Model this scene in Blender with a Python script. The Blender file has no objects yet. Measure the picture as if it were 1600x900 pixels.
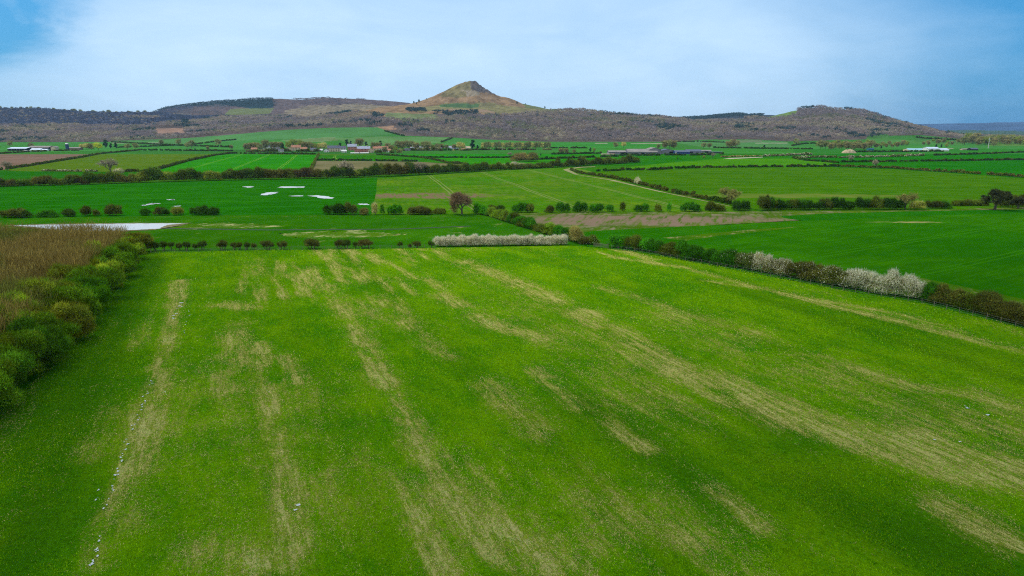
import bpy, math, random
import numpy as np
C = bpy.context.scene
R = math.radians
# ------------------------------------------------------------------ camera
F = 1081.0; V0 = 205.0; HC = 32.0                 # focal length in photo pixels, horizon row, height of the drone
TH = math.atan((450 - V0) / F)
cam = bpy.data.cameras.new('camera'); cam.sensor_width = 36; cam.lens = 36 * F / 1600
cam.clip_start = 0.5; cam.clip_end = 40000
co = bpy.data.objects.new('camera', cam); C.collection.objects.link(co)
co.location = (0, 0, HC); co.rotation_euler = (R(90) - TH, 0, 0)
C.camera = co
# ------------------------------------------------------------------ light, sky, exposure
SUN_EL, SUN_AZ = 54.0, -62.0                       # azimuth clockwise from the view direction (+Y)
SUN_STR = 2.2; SUN_ANGLE = 14.0; SKY = 0.10; EXPO = 0.0
HAZE = 0.000042
sd = bpy.data.lights.new('sun', 'SUN'); sd.energy = SUN_STR; sd.angle = R(SUN_ANGLE); sd.color = (1, 0.955, 0.88)
so = bpy.data.objects.new('sun', sd); C.collection.objects.link(so)
so.rotation_euler = (R(90 - SUN_EL), 0, R(180 - SUN_AZ)); so.location = (0, 0, 200)
w = bpy.data.worlds.new('World'); C.world = w; w.use_nodes = True
C.render.engine = 'CYCLES'; C.cycles.use_denoising = False; C.cycles.filter_width = 1.1
C.view_settings.view_transform = 'Standard'; C.view_settings.look = 'None'
C.view_settings.exposure = EXPO; C.view_settings.gamma = 1; C.view_settings.use_curve_mapping = False


class NT:
    """small helper to write node trees as expressions"""
    def __init__(s, tree): s.t = tree; s.n = tree.nodes; s.l = tree.links
    def add(s, kind, ins=None, **props):
        n = s.n.new(kind)
        for k, v in props.items(): setattr(n, k, v)
        for k, v in (ins or {}).items():
            if hasattr(v, 'node'): s.l.new(v, n.inputs[k])
            else: n.inputs[k].default_value = v
        return n
    def math(s, op, a, b=0.0, c=0.0):
        return s.add('ShaderNodeMath', {0: a, 1: b, 2: c}, operation=op).outputs[0]
    def noise(s, vec, scale, detail=4, rough=.55, dist=0.0):
        return s.add('ShaderNodeTexNoise', {'Vector': vec, 'Scale': scale, 'Detail': detail, 'Roughness': rough, 'Distortion': dist}).outputs['Fac']
    def maprange(s, v, a, b, c=0.0, d=1.0, mode='SMOOTHSTEP'):
        return s.add('ShaderNodeMapRange', {'Value': v, 'From Min': a, 'From Max': b, 'To Min': c, 'To Max': d}, interpolation_type=mode).outputs[0]
    def mix(s, f, a, b, blend='MIX'):
        n = s.add('ShaderNodeMix', data_type='RGBA', blend_type=blend)
        for k, v in ((0, f), (6, a), (7, b)):
            if hasattr(v, 'node'): s.l.new(v, n.inputs[k])
            else: n.inputs[k].default_value = v if k == 0 or len(v) == 4 else (*v, 1)
        return n.outputs[2]


g = NT(w.node_tree); g.n.clear()
tc = g.add('ShaderNodeTexCoord').outputs['Generated']
nish = g.add('ShaderNodeTexSky', sky_type='NISHITA', sun_disc=False, sun_elevation=R(SUN_EL), sun_rotation=R(SUN_AZ),
             air_density=1.3, dust_density=1.2, ozone_density=2.0).outputs[0]
nish = g.mix(.65, g.mix(1.0, nish, (0.30, 0.80, 1.15), 'MULTIPLY'), (.6, 3.6, 8.0))
xyz = g.add('ShaderNodeSeparateXYZ', {0: tc}).outputs
vec = g.add('ShaderNodeMapping', {'Vector': tc, 'Scale': (1.0, 1.0, 2.6)}).outputs[0]
n1 = g.noise(vec, 2.2, 5, .5, .3)
n2 = g.noise(vec, 7.0, 6, .6, .4)
az = g.math('ARCTAN2', xyz[0], xyz[1])                                   # the clear air lies to either side of the hills
azd = g.math('ABSOLUTE', g.math('SUBTRACT', az, -0.02))
clear = g.maprange(az, 0.20, 0.68, 0.0, .95)
clear = g.math('ADD', clear, g.maprange(az, -0.42, -0.75, 0.0, .45))
px_ = g.math('DIVIDE', g.math('ADD', az, .655), .13); pz_ = g.math('DIVIDE', g.math('SUBTRACT', xyz[2], .125), .05)
pd_ = g.math('ADD', g.math('MULTIPLY', px_, px_), g.math('MULTIPLY', pz_, pz_))
clear = g.math('ADD', clear, g.maprange(g.math('ADD', pd_, g.math('MULTIPLY', g.math('SUBTRACT', n2, .5), 2.5)), 1.6, .0, 0.0, .75))
clear = g.math('MULTIPLY', clear, g.maprange(azd, 1.0, 1.6, 1.0, 0.35))
cov = g.math('ADD', g.maprange(n1, .3, .7, .80, 1.02), g.math('MULTIPLY', g.math('SUBTRACT', n2, .5), .35))
cov = g.math('SUBTRACT', cov, g.math('MULTIPLY', clear, g.maprange(n1, .3, .7, 1.12, .82)))
cov = g.math('MINIMUM', g.math('MAXIMUM', cov, 0.0), 1.0)
ccol = g.mix(g.maprange(xyz[2], 0.0, 0.30), (7.6, 9.9, 12.0), (4.7, 7.2, 10.2))
ccol = g.mix(g.maprange(xyz[2], 0.45, 0.95), ccol, (13.5, 13.2, 12.4))          # brighter thin cloud overhead
vstr = g.add('ShaderNodeMapping', {'Vector': tc, 'Rotation': (0, .12, 0), 'Scale': (1.0, 1.0, 5.5)}).outputs[0]
n3 = g.noise(vstr, 3.2, 6, .58, .8)
ccol = g.mix(1.0, ccol, g.mix(g.maprange(n3, .32, .68), (.88, .92, .965), (.98, .985, .99)), 'MULTIPLY')
ccol = g.mix(g.maprange(xyz[1], .1, -.3), ccol, (10.5, 10.8, 11.0))           # whiter overcast behind the drone
skyc = g.mix(cov, nish, ccol)
bg = g.add('ShaderNodeBackground', {'Color': skyc, 'Strength': SKY})
g.l.new(bg.outputs[0], g.add('ShaderNodeOutputWorld').inputs[0])

# ------------------------------------------------------------------ helpers
rng = np.random.default_rng(7)
COL = C.collection


def link(o, parent=None):
    COL.objects.link(o)
    if parent: o.parent = parent
    return o


def tag(o, label=None, cat=None, group=None, kind=None):
    if label: o['label'] = label
    if cat: o['category'] = cat
    if group: o['group'] = group
    elif cat and 'group' in o: del o['group']
    if kind: o['kind'] = kind
    return o


def empty(name, loc, rz=0.0):
    o = bpy.data.objects.new(name, None); o.location = loc; o.rotation_euler = (0, 0, rz); o.empty_display_size = .5
    return link(o)


def np_mesh(name, verts, quads, cols=None, attrs=None, smooth=False):
    me = bpy.data.meshes.new(name); nv, nq = len(verts), len(quads)
    me.vertices.add(nv); me.vertices.foreach_set('co', np.asarray(verts, np.float32).ravel())
    me.loops.add(nq * 4); me.loops.foreach_set('vertex_index', np.asarray(quads, np.int32).ravel())
    me.polygons.add(nq); me.polygons.foreach_set('loop_start', np.arange(0, nq * 4, 4, dtype=np.int32))
    me.polygons.foreach_set('use_smooth', np.full(nq, smooth))
    if cols is not None:
        a = me.color_attributes.new('Col', 'FLOAT_COLOR', 'POINT')
        c4 = np.ones((nv, 4), np.float32); c4[:, :3] = cols; a.data.foreach_set('color', c4.ravel())
    for k, v in (attrs or {}).items():
        a = me.attributes.new(k, 'FLOAT', 'POINT'); a.data.foreach_set('value', np.asarray(v, np.float32).ravel())
    me.update(calc_edges=True); me.validate()
    return me


def obj(name, me, mat, parent=None, loc=None):
    if not me.materials: me.materials.append(mat)
    o = bpy.data.objects.new(name, me)
    if loc is not None: o.location = loc
    return link(o, parent)


def copy_tree(o, loc, rz, sc=(1, 1, 1)):
    c = o.copy(); COL.objects.link(c); c.location = loc; c.rotation_euler = (0, 0, rz); c.scale = sc
    for ch in o.children:
        d = ch.copy(); COL.objects.link(d); d.parent = c
        for gch in ch.children:
            e = gch.copy(); COL.objects.link(e); e.parent = d
    return c


def Zof(Y, v):
    t = (450 - np.asarray(v, float)) / F
    return HC + Y * (t * math.cos(TH) - math.sin(TH)) / (math.cos(TH) + t * math.sin(TH))


def project(X, Y, Z):
    fw = Y * math.cos(TH) - (Z - HC) * math.sin(TH); up = Y * math.sin(TH) + (Z - HC) * math.cos(TH)
    return 800 + F * X / fw, 450 - F * up / fw


def P(u, v, z=0.0):
    """the point of the plain (height z) seen at photo pixel u, v"""
    a, b = (u - 800) / F, (450 - v) / F
    dy = math.cos(TH) + b * math.sin(TH); dz = b * math.cos(TH) - math.sin(TH)
    k = (z - HC) / dz
    return (a * k, dy * k)


def fbm(x, y, scale, octaves=4, seed=0, rough=.5):
    """value noise on a lattice, vectorised"""
    out = np.zeros_like(x, float); amp = 1; tot = 0
    for o in range(octaves):
        r = np.random.default_rng(seed + o * 17).random((256, 256))
        xs = x / scale * 2 ** o + 37.3 * o; ys = y / scale * 2 ** o + 11.7 * o
        xi = np.floor(xs).astype(int); yi = np.floor(ys).astype(int); fx = xs - xi; fy = ys - yi
        fx = fx * fx * (3 - 2 * fx); fy = fy * fy * (3 - 2 * fy)
        a = r[xi % 256, yi % 256]; b = r[(xi + 1) % 256, yi % 256]; c = r[xi % 256, (yi + 1) % 256]; d = r[(xi + 1) % 256, (yi + 1) % 256]
        out += amp * ((a * (1 - fx) + b * fx) * (1 - fy) + (c * (1 - fx) + d * fx) * fy); tot += amp; amp *= rough
    return out / tot


def inpoly(x, y, poly):
    ins = np.zeros(np.shape(x), bool); n = len(poly)
    for i in range(n):
        x1, y1 = poly[i]; x2, y2 = poly[(i + 1) % n]
        if y1 == y2: continue
        c = ((y1 > y) != (y2 > y)) & (x < (x2 - x1) * (y - y1) / (y2 - y1) + x1)
        ins ^= c
    return ins


# ------------------------------------------------------------------ the hills as a height field
def cur(*p):
    a = np.array(p, float).reshape(-1, 2)
    return lambda u: np.interp(u, a[:, 0], a[:, 1])


TOP = [640, 163, 660, 157.5, 680, 149.5, 700, 139.5, 716, 131.5, 728, 126.8, 739, 124.6, 746, 126.3, 751, 132, 760, 138, 775, 147, 783, 150.5, 795, 152.5, 805, 156, 815, 161, 830, 164.5, 845, 168.5, 855, 170.5, 880, 172, 910, 173]
knots = [
    (1000, cur(0, 239.63)),
    (1500, cur(0, 227.5, 300, 227, 450, 226.5, 560, 226.5, 700, 228, 1600, 227.5)),
    (1900, cur(0, 222.5, 150, 222, 240, 219, 330, 213, 400, 206, 450, 202, 520, 199, 580, 198.5, 620, 206, 680, 213, 760, 218, 850, 221, 1050, 221, 1130, 219, 1220, 221, 1300, 220, 1380, 217, 1420, 213, 1480, 218, 1600, 220)),
    (2300, cur(0, 200, 200, 203, 300, 200, 400, 197, 480, 192, 540, 188, 600, 180, 650, 180, 740, 187, 850, 192, 1000, 200, 1100, 203, 1200, 199, 1300, 198, 1400, 203, 1450, 208, 1500, 215, 1600, 217)),
    (2700, cur(0, 192, 200, 192, 300, 190, 440, 186, 520, 178, 560, 171, 600, 166, 640, 167.5, 680, 168, 740, 169, 800, 170, 850, 175, 900, 180, 1000, 186, 1050, 189, 1100, 193, 1200, 188, 1250, 181, 1300, 178, 1350, 184, 1400, 194, 1450, 204, 1500, 216, 1600, 217)),
    (2900, cur(0, 181, 200, 184, 300, 186, 440, 184, 520, 177, 580, 170, 620, 166, *TOP, 950, 178, 1000, 182, 1030, 183, 1050, 187, 1100, 192, 1200, 182, 1230, 174, 1250, 170, 1280, 167, 1300, 169.5, 1330, 172, 1350, 176, 1380, 185, 1400, 190, 1430, 198, 1450, 203, 1480, 212, 1500, 216, 1600, 217)),
    (3200, cur(0, 171, 60, 172, 120, 176, 200, 178.5, 240, 178, 300, 184, 440, 182, 520, 177, 600, 175, 640, 176, 700, 190, 1040, 192, 1060, 191, 1150, 190, 1240, 190, 1330, 195, 1500, 217, 1600, 217)),
    (3700, cur(0, 190, 200, 190, 250, 180, 300, 175, 400, 171, 440, 174, 520, 168, 600, 168, 640, 170, 700, 195, 1040, 196, 1150, 187, 1240, 192, 1330, 200, 1500, 216, 1600, 216)),
    (4200, cur(0, 190, 200, 186, 240, 177, 262, 169, 300, 162.5, 340, 158.5, 400, 155, 440, 153.5, 480, 154.5, 520, 152, 560, 154, 600, 156, 640, 160, 700, 175, 760, 195, 1030, 195, 1050, 185.5, 1100, 182, 1150, 177.5, 1170, 179.5, 1200, 178.5, 1240, 182, 1300, 200, 1600, 212)),
    (5500, cur(0, 200, 1600, 211)),
    (8000, cur(0, 200, 1300, 202, 1400, 193.8, 1470, 192.3, 1530, 191, 1600, 189, 1800, 187)),
    (9300, cur(0, 206)),
]
kD = np.array([k[0] for k in knots], float)
ROWS = np.concatenate([np.arange(1000, 2000, 14), np.arange(2000, 3400, 8), np.arange(3400, 4400, 18), np.arange(4400, 9301, 98)]).astype(float)
UC = np.concatenate([np.arange(-700, -40, 6), np.arange(-40, 1640, 1.3), np.arange(1640, 2300, 6)])
kz = np.array([Zof(k[0], k[1](UC)) for k in knots]); kz[0] = 0
idx = np.clip(np.searchsorted(kD, ROWS, 'right') - 1, 0, len(kD) - 2)
tt = (ROWS - kD[idx]) / (kD[idx + 1] - kD[idx])
Zg = kz[idx] * (1 - tt)[:, None] + kz[idx + 1] * tt[:, None]
k = np.array([1, 2, 3, 4, 3, 2, 1], float); k /= k.sum()
Zs = Zg.copy()
for ax in (0,):
    pad = np.pad(Zs, ((3, 3), (0, 0)), 'edge'); Zs = sum(k[i] * pad[i:i + Zs.shape[0]] for i in range(7))
Zg = Zs
SX = (UC - 800) / F * math.cos(TH)
Xg = ROWS[:, None] * SX[None, :]; Yg = np.repeat(ROWS[:, None], len(UC), 1)
far = np.clip((Yg - 1900) / 500, 0, 1)
Zg = Zg + far * (fbm(Xg, Yg, 160, 4, 3) - .5) * 9 + far * (fbm(Xg, Yg, 28, 3, 9) - .5) * 3.0
Zg = Zg + np.clip((Yg - 1250) / 500, 0, 1) * (1 - far) * (fbm(Xg, Yg, 220, 2, 5) - .5) * 3
Zg[0] = 0
ug, vg = project(Xg, Yg, Zg)
# crag on the summit
nf_ = fbm(Xg, Yg, 6, 3, 57)
crag = np.exp(-((ug - 752) / 22) ** 2) * np.exp(-((Yg - 2890) / 40) ** 2)
Zg += crag * (fbm(Xg, Yg, 9, 3, 21) - .5) * 20
ug, vg = project(Xg, Yg, Zg)


def terrain(X, Y):
    X = np.asarray(X, float); Y = np.asarray(Y, float)
    Yc = np.clip(Y, ROWS[0], ROWS[-1] - 1); u = 800 + X / np.maximum(Y, 1) * F / math.cos(TH)
    uc = np.clip(u, UC[0], UC[-1] - .01)
    i = np.clip(np.searchsorted(ROWS, Yc, 'right') - 1, 0, len(ROWS) - 2); j = np.clip(np.searchsorted(UC, uc, 'right') - 1, 0, len(UC) - 2)
    fi = (Yc - ROWS[i]) / (ROWS[i + 1] - ROWS[i]); fj = (uc - UC[j]) / (UC[j + 1] - UC[j])
    z = (Zg[i, j] * (1 - fi) + Zg[i + 1, j] * fi) * (1 - fj) + (Zg[i, j + 1] * (1 - fi) + Zg[i + 1, j + 1] * fi) * fj
    return np.where(Y < 1000, 0.0, z)


def G(u, v, dmax=9000.0):
    """ground point seen at photo pixel u, v: the plain, or the first slope the ray meets"""
    if v > 239.7: x, y = P(u, v); return (x, y, 0.0)
    j = int(np.clip(np.searchsorted(UC, u), 1, len(UC) - 2)); col = vg[:, j]
    h = np.nonzero((col <= v) & (ROWS < dmax))[0]
    if len(h) == 0: i = int(np.argmin(np.where(ROWS < dmax, col, 999)))
    else: i = int(h[0])
    return (float(Xg[i, j] + (u - UC[j]) / F * ROWS[i]), float(ROWS[i]), float(Zg[i, j]))


# ------------------------------------------------------------------ materials
def mat(name):
    m = bpy.data.materials.new(name); m.use_nodes = True; t = NT(m.node_tree); t.n.clear()
    return m, t, t.add('ShaderNodeOutputMaterial')


def plain_mat(name, col, rough=.8, var=.25, scale=1.5, metal=0.0, spec=.3):
    m, t, out = mat(name)
    p = t.add('ShaderNodeTexCoord').outputs['Object']
    n = t.noise(p, scale, 5, .6)
    c = t.mix(t.maprange(n, .3, .7, 0, 1), tuple(x * (1 - var) for x in col), tuple(min(1, x * (1 + var)) for x in col))
    b = t.add('ShaderNodeBsdfPrincipled', {'Base Color': c, 'Roughness': rough, 'Metallic': metal, 'Specular IOR Level': spec})
    t.l.new(b.outputs[0], out.inputs[0]); return m


def leaf_mat(name, trans=.3):
    m, t, out = mat(name)
    a = t.add('ShaderNodeVertexColor', layer_name='Col').outputs[0]
    d = t.add('ShaderNodeBsdfDiffuse', {'Color': a}); tr = t.add('ShaderNodeBsdfTranslucent', {'Color': a})
    mx = t.add('ShaderNodeMixShader', {0: trans, 1: d.outputs[0], 2: tr.outputs[0]})
    t.l.new(mx.outputs[0], out.inputs[0]); return m


LEAF = leaf_mat('foliage', .38); TWIG = leaf_mat('twigs', .1)
BARK = plain_mat('bark', (.10, .088, .06), .9, .35, 3)


def ground_mat(name, a, b, straw=(.42, .34, .17), straw_lo=.62, straw_hi=.75, rows=None, rowcol=(.3, .28, .14), bump=.25, fine=1.0, spacing=22.0, stripe=.12, patch=None, gs=(.62, .72, .15)):
    """a field: two grass tones, straw flecks, faint drill lines and paired wheel tracks along `rows` (a direction in the ground plane)"""
    if b[1] > b[0] * 1.15: a = tuple(x * y for x, y in zip(a, gs)); b = tuple(x * y for x, y in zip(b, gs))
    m, t, out = mat(name)
    p = t.add('ShaderNodeTexCoord').outputs['Object']
    d = rows or (0.3, 1.0); L = math.hypot(*d); d = (d[0] / L, d[1] / L)
    s = t.add('ShaderNodeSeparateXYZ', {0: p}).outputs
    q = t.math('ADD', t.math('MULTIPLY', s[0], d[1]), t.math('MULTIPLY', s[1], -d[0]))
    r = t.math('ADD', t.math('MULTIPLY', s[0], d[0]), t.math('MULTIPLY', s[1], d[1]))
    pv = t.add('ShaderNodeCombineXYZ', {0: q, 1: t.math('MULTIPLY', r, .12)}).outputs[0]
    big = t.noise(p, .018, 4, .55); mid = t.noise(p, .13, 4, .6); fn = t.noise(p, 1.6 * fine, 3, .6); lines = t.noise(pv, .55, 3, .6)
    f = t.math('ADD', t.math('MULTIPLY', big, .5), t.math('ADD', t.math('MULTIPLY', mid, .25), t.math('MULTIPLY', fn, .25)))
    c = t.mix(t.maprange(f, .41, .60), a, b)
    mot = t.noise(p, .045, 5, .65, .6)
    c = t.mix(1.0, c, t.mix(t.maprange(mot, .3, .7), (.78, .84, .8), (1.22, 1.12, 1.1)), 'MULTIPLY')
    c = t.mix(t.math('MULTIPLY', t.maprange(lines, .35, .7), stripe * 4), c, tuple(x * .72 for x in a))
    sm = t.math('ADD', t.math('MULTIPLY', mid, .45), t.math('ADD', t.math('MULTIPLY', lines, .3), t.math('MULTIPLY', fn, .25)))
    c = t.mix(t.maprange(sm, straw_lo, straw_hi, 0, .8), c, straw)
    if patch:                                                      # bare soil patch: (x, y, half length, half width, colour)
        px, py, rx, ry, pc = patch
        e = t.math('ADD', t.math('POWER', t.math('DIVIDE', t.math('SUBTRACT', s[0], px), rx), 2.0), t.math('POWER', t.math('DIVIDE', t.math('SUBTRACT', s[1], py), ry), 2.0))
        e = t.math('ADD', e, t.math('MULTIPLY', t.math('SUBTRACT', t.noise(p, .06, 5, .6), .5), 3.0))
        pm = t.math('MULTIPLY', t.maprange(e, 1.3, .2), t.maprange(lines, .32, .55))
        c = t.mix(pm, c, pc)
    if rows:
        wob = t.math('MULTIPLY', t.noise(p, .01, 2), 6.0)
        ph = t.math('PINGPONG', t.math('ADD', q, wob), spacing / 2)
        tk = t.math('MULTIPLY', t.maprange(t.math('ABSOLUTE', t.math('SUBTRACT', ph, 1.1)), .55, .2), t.maprange(t.noise(pv, .3, 3), .3, .5, .25, .9))
        c = t.mix(tk, c, rowcol)
    b_ = t.add('ShaderNodeBump', {'Strength': bump, 'Distance': .25, 'Height': fn}).outputs[0]
    bs = t.add('ShaderNodeBsdfDiffuse', {'Color': c, 'Normal': b_})
    t.l.new(bs.outputs[0], out.inputs[0]); return m


# grass tones (albedo)
GR1, GR2 = (.045, .20, .010), (.075, .25, .012)
DK1, DK2 = (.016, .135, .008), (.030, .175, .010)
YG1, YG2 = (.085, .22, .010), (.12, .26, .012)
PL1, PL2 = (.13, .22, .045), (.17, .25, .06)
BR1, BR2 = (.19, .115, .075), (.25, .16, .11)

# ------------------------------------------------------------------ ground and haze
def flat(name, pts, z, m, kind='structure', label=None):
    me = bpy.data.meshes.new(name); me.from_pydata([(x, y, z) for x, y in pts], [], [tuple(range(len(pts)))]); me.update()
    if me.polygons[0].normal.z < 0: me.flip_normals()
    o = obj(name, me, m); tag(o, label, None, None, kind); return o


flat('ground', [(-9400, -900), (9400, -900), (9400, 9600), (-9400, 9600)], -.03,
     ground_mat('pasture', GR1, GR2, fine=.4))
hz = bpy.data.meshes.new('haze')
bx = [(-9600, -1100, -1.2), (9600, -1100, -1.2), (9600, 9900, -1.2), (-9600, 9900, -1.2)]
bx += [(x, y, 290) for x, y, _ in bx]
hz.from_pydata(bx, [], [(3, 2, 1, 0), (4, 5, 6, 7), (0, 1, 5, 4), (1, 2, 6, 5), (2, 3, 7, 6), (3, 0, 4, 7)])
m, t, out = mat('haze')
pvn = t.add('ShaderNodeVolumePrincipled', {'Color': (.50, .74, 1, 1), 'Density': HAZE, 'Anisotropy': .2})
t.l.new(pvn.outputs[0], out.inputs['Volume'])
hzo = obj('haze', hz, m); tag(hzo, kind='stuff')

# ------------------------------------------------------------------ hill mesh with its ground colours and the far moor's haze blue
def colr(*c): return np.array(c, float)


na = fbm(Xg, Yg, 90, 4, 31); nb = fbm(Xg, Yg, 18, 4, 41); nc = fbm(Xg, Yg, 300, 3, 51)
H = np.zeros(Xg.shape + (3,)); H[:] = colr(.05, .20, .022)
H *= (0.85 + .5 * (nc - .5) + .3 * (nb - .5))[..., None]


def paint(poly, col, soft=0.0, var=.3, strength=1.0, dr=None, ns=None):
    jx = (na - .5) * soft * 6; jy = (nb - .5) * soft
    mk = inpoly(ug + jx, vg + jy, poly)
    if dr: mk &= (Yg >= dr[0]) & (Yg <= dr[1])
    n = (nb if ns is None else ns)
    c = np.asarray(col) * (1 + var * 2 * (n[mk] - .5))[:, None]
    H[mk] = H[mk] * (1 - strength) + c * strength


def band(a, b):                                                    # closed polygon between an upper and a lower line
    return list(a) + list(b)[::-1]


FOOT = [(-100, 222), (150, 222), (240, 220), (300, 215.5), (350, 211.5), (400, 207), (450, 202.5), (520, 199.5), (585, 199), (605, 205), (630, 212), (700, 214.5), (760, 218), (850, 221.5), (1050, 221.5), (1100, 218), (1180, 218), (1230, 221), (1290, 219.5), (1370, 217), (1385, 212), (1440, 211), (1500, 217), (1700, 219)]
UPPER = [(-100, 100), (1500, 100), (1500, 214), (1700, 214)]
WOODC = (.13, .10, .08)
paint(band(UPPER, FOOT), WOODC, 0)
# left moor ridge: heather and pale grass
paint([(240, 100), (640, 100), (640, 166), (600, 170), (540, 186), (480, 190), (440, 184), (330, 180), (250, 185)], (.12, .085, .075), .8, .7, dr=(2900, 5000))
paint([(300, 155), (425, 154), (428, 168), (400, 171), (370, 166), (280, 166)], (.02, .045, .045), .8, .3, dr=(2900, 5000))
paint([(360, 170), (430, 169), (420, 178), (350, 180)], (.14, .16, .05), .8, .3)
paint([(470, 166), (560, 162), (640, 168), (640, 172), (540, 182), (450, 186), (440, 178)], (.21, .165, .10), 4, .9, dr=(1900, 5000))
# shoulder and cone of the steep hill
paint([(500, 182), (560, 175), (620, 163), (680, 140), (740, 110), (760, 120), (815, 150), (860, 166), (900, 172), (860, 178), (780, 180), (700, 178), (620, 182), (560, 190)], (.26, .165, .085), 3, .7, dr=(1900, 3000))
paint([(636, 171), (700, 161), (760, 160), (800, 166), (880, 174), (840, 180), (760, 176), (700, 170), (660, 176)], (.20, .175, .07), 3, .6, dr=(1900, 3000))
paint([(685, 164), (715, 161), (752, 163), (750, 168), (690, 168)], (.075, .14, .045), 3, .4, dr=(1900, 3000))
paint([(690, 150), (735, 118), (736, 142), (724, 149), (712, 153)], (.20, .165, .07), 5, .8, dr=(1900, 3050))
paint([(728, 110), (760, 118), (775, 147), (766, 146), (742, 144), (728, 139)], (.13, .105, .09), 5, 1.0, dr=(2500, 3050), ns=nf_)
paint([(716, 141), (736, 140), (742, 150), (722, 152)], (.27, .215, .14), 6, .6, dr=(2500, 3050), ns=nf_)
paint([(600, 176), (680, 178), (690, 188), (640, 190), (600, 186)], (.15, .18, .07), 3, .6, dr=(1900, 2700))
paint([(690, 171), (760, 171), (780, 176), (740, 175)], (.30, .20, .12), 3, .4, dr=(1900, 3000))
paint([(815, 160), (860, 168), (900, 171), (860, 173), (820, 168)], (.15, .165, .06), 2, .4, dr=(1900, 3000))
# right-hand knoll, gap fields and the far moor
paint([(1065, 184), (1165, 184), (1160, 189), (1080, 191)], (.13, .19, .06), 2, .4, dr=(2600, 3600))
paint([(1190, 180), (1205, 174), (1245, 168), (1244, 178), (1230, 183), (1200, 186)], (.13, .20, .045), 1, .4, dr=(2500, 3100))
paint([(1280, 160), (1300, 164), (1345, 172), (1300, 173), (1275, 168)], (.15, .15, .06), 2, .6, dr=(2500, 3100))
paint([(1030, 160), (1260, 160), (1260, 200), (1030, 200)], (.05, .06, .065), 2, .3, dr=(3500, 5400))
paint([(1300, 100), (2300, 100), (2300, 225), (1300, 225)], (.055, .105, .19), 0, .4, dr=(5400, 9400), ns=nc)  # distance blue painted into the far moor, besides the haze volume
paint([(1480, 203), (1560, 204), (1640, 206), (1640, 212), (1480, 211)], (.05, .09, .04), 0, .4, dr=(4600, 9400))
# red bracken at the wood's edge, disused bits of slope
paint([(242, 201), (285, 200), (290, 212), (248, 213)], (.30, .18, .12), 1, .4, dr=(1700, 2500))
paint([(583, 198.5), (615, 196.5), (620, 202), (596, 205)], (.32, .19, .11), 1, .4, dr=(1700, 2500))
# foot-of-hill fields
gA, gB, gC_, gT = (.075, .21, .05), (.05, .20, .028), (.105, .22, .055), (.22, .24, .11)
LOW = dict(soft=0, var=.22, dr=(999, 2150), ns=na)
paint([(-100, 222), (170, 222), (270, 227.5), (270, 235), (150, 236), (-100, 240)], gB, **LOW)
paint([(170, 220.5), (330, 214), (400, 219), (300, 226), (262, 227)], gA, **LOW)
paint([(262, 227), (333, 222), (368, 219), (480, 218), (480, 232), (260, 236)], gB, **LOW)
paint([(300, 215), (380, 209), (450, 203), (520, 200), (590, 199), (620, 209), (560, 214), (440, 218), (368, 220)], gA, **LOW)
paint([(440, 219), (520, 214), (540, 218), (500, 222), (455, 223)], gT, 0, .2, .55, dr=(999, 2150))
paint([(520, 216), (600, 213), (700, 215), (690, 223), (560, 228)], gC_, **LOW)
paint([(707, 216), (760, 218.5), (800, 222), (800, 228), (690, 228)], gB, **LOW)
paint([(860, 223.5), (1040, 223.5), (1042, 231), (861, 232)], (.04, .21, .02), **LOW)
paint([(1050, 222), (1170, 218), (1230, 222), (1240, 230), (1110, 232)], gA, **LOW)
paint([(1150, 219), (1190, 219), (1190, 222), (1150, 223)], (.18, .17, .11), 0, .2, .6, dr=(999, 2150))
paint([(1240, 228), (1258, 225), (1600, 224), (1600, 233), (1240, 233)], gB, **LOW)
paint([(1360, 206), (1388, 201), (1388, 216), (1420, 219), (1520, 221), (1500, 227), (1350, 222)], (.07, .20, .035), **LOW)
paint([(1430, 214), (1450, 212), (1510, 220), (1500, 224), (1430, 222)], (.055, .17, .03), **LOW)
paint([(900, 232), (1250, 232), (1250, 240), (900, 240)], (.045, .20, .018), **LOW)
paint([(1240, 233), (1700, 232), (1700, 240), (1240, 240)], (.03, .17, .012), **LOW)
paint([(1560, 221), (1700, 221), (1700, 228), (1540, 228)], (.10, .20, .03), **LOW)
for (a_, b_, v_) in ((930, 950, 223.4), (985, 1035, 224.0), (1180, 1230, 223.2), (1450, 1490, 232.0), (175, 250, 223.0)):
    paint([(a_, v_), (b_, v_ - .2), (b_, v_ + .9), (a_, v_ + 1.0)], (.36, .33, .22), 0, .2, .8, dr=(999, 2150))
nr, ncol = Xg.shape
vi = np.arange(nr * ncol).reshape(nr, ncol)
quads = np.stack([vi[:-1, :-1], vi[:-1, 1:], vi[1:, 1:], vi[1:, :-1]], -1).reshape(-1, 4)
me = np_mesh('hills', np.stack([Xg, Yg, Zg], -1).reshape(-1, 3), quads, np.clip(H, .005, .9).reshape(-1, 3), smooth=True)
m, t, out = mat('hillside')
a = t.add('ShaderNodeVertexColor', layer_name='Col').outputs[0]
p = t.add('ShaderNodeTexCoord').outputs['Object']
c = t.mix(1.0, a, t.mix(t.noise(p, .12, 5, .65), (.55, .55, .55), (1.45, 1.45, 1.45)), 'MULTIPLY')
b = t.add('ShaderNodeBsdfDiffuse', {'Color': c, 'Normal': t.add('ShaderNodeBump', {'Strength': .5, 'Distance': 2.0, 'Height': t.noise(p, .08, 5, .65)}).outputs[0]})
t.l.new(b.outputs[0], out.inputs[0])
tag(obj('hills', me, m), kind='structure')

# ------------------------------------------------------------------ flat fields of the plain
fieldN = [0]


def field(name, px, m, closed=None):
    fieldN[0] += 1
    return flat(name, [P(*q) for q in px], .004 * fieldN[0], m)


def dirn(u1, v1, u2, v2):
    a, b = P(u1, v1), P(u2, v2); return (b[0] - a[0], b[1] - a[1])


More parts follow.
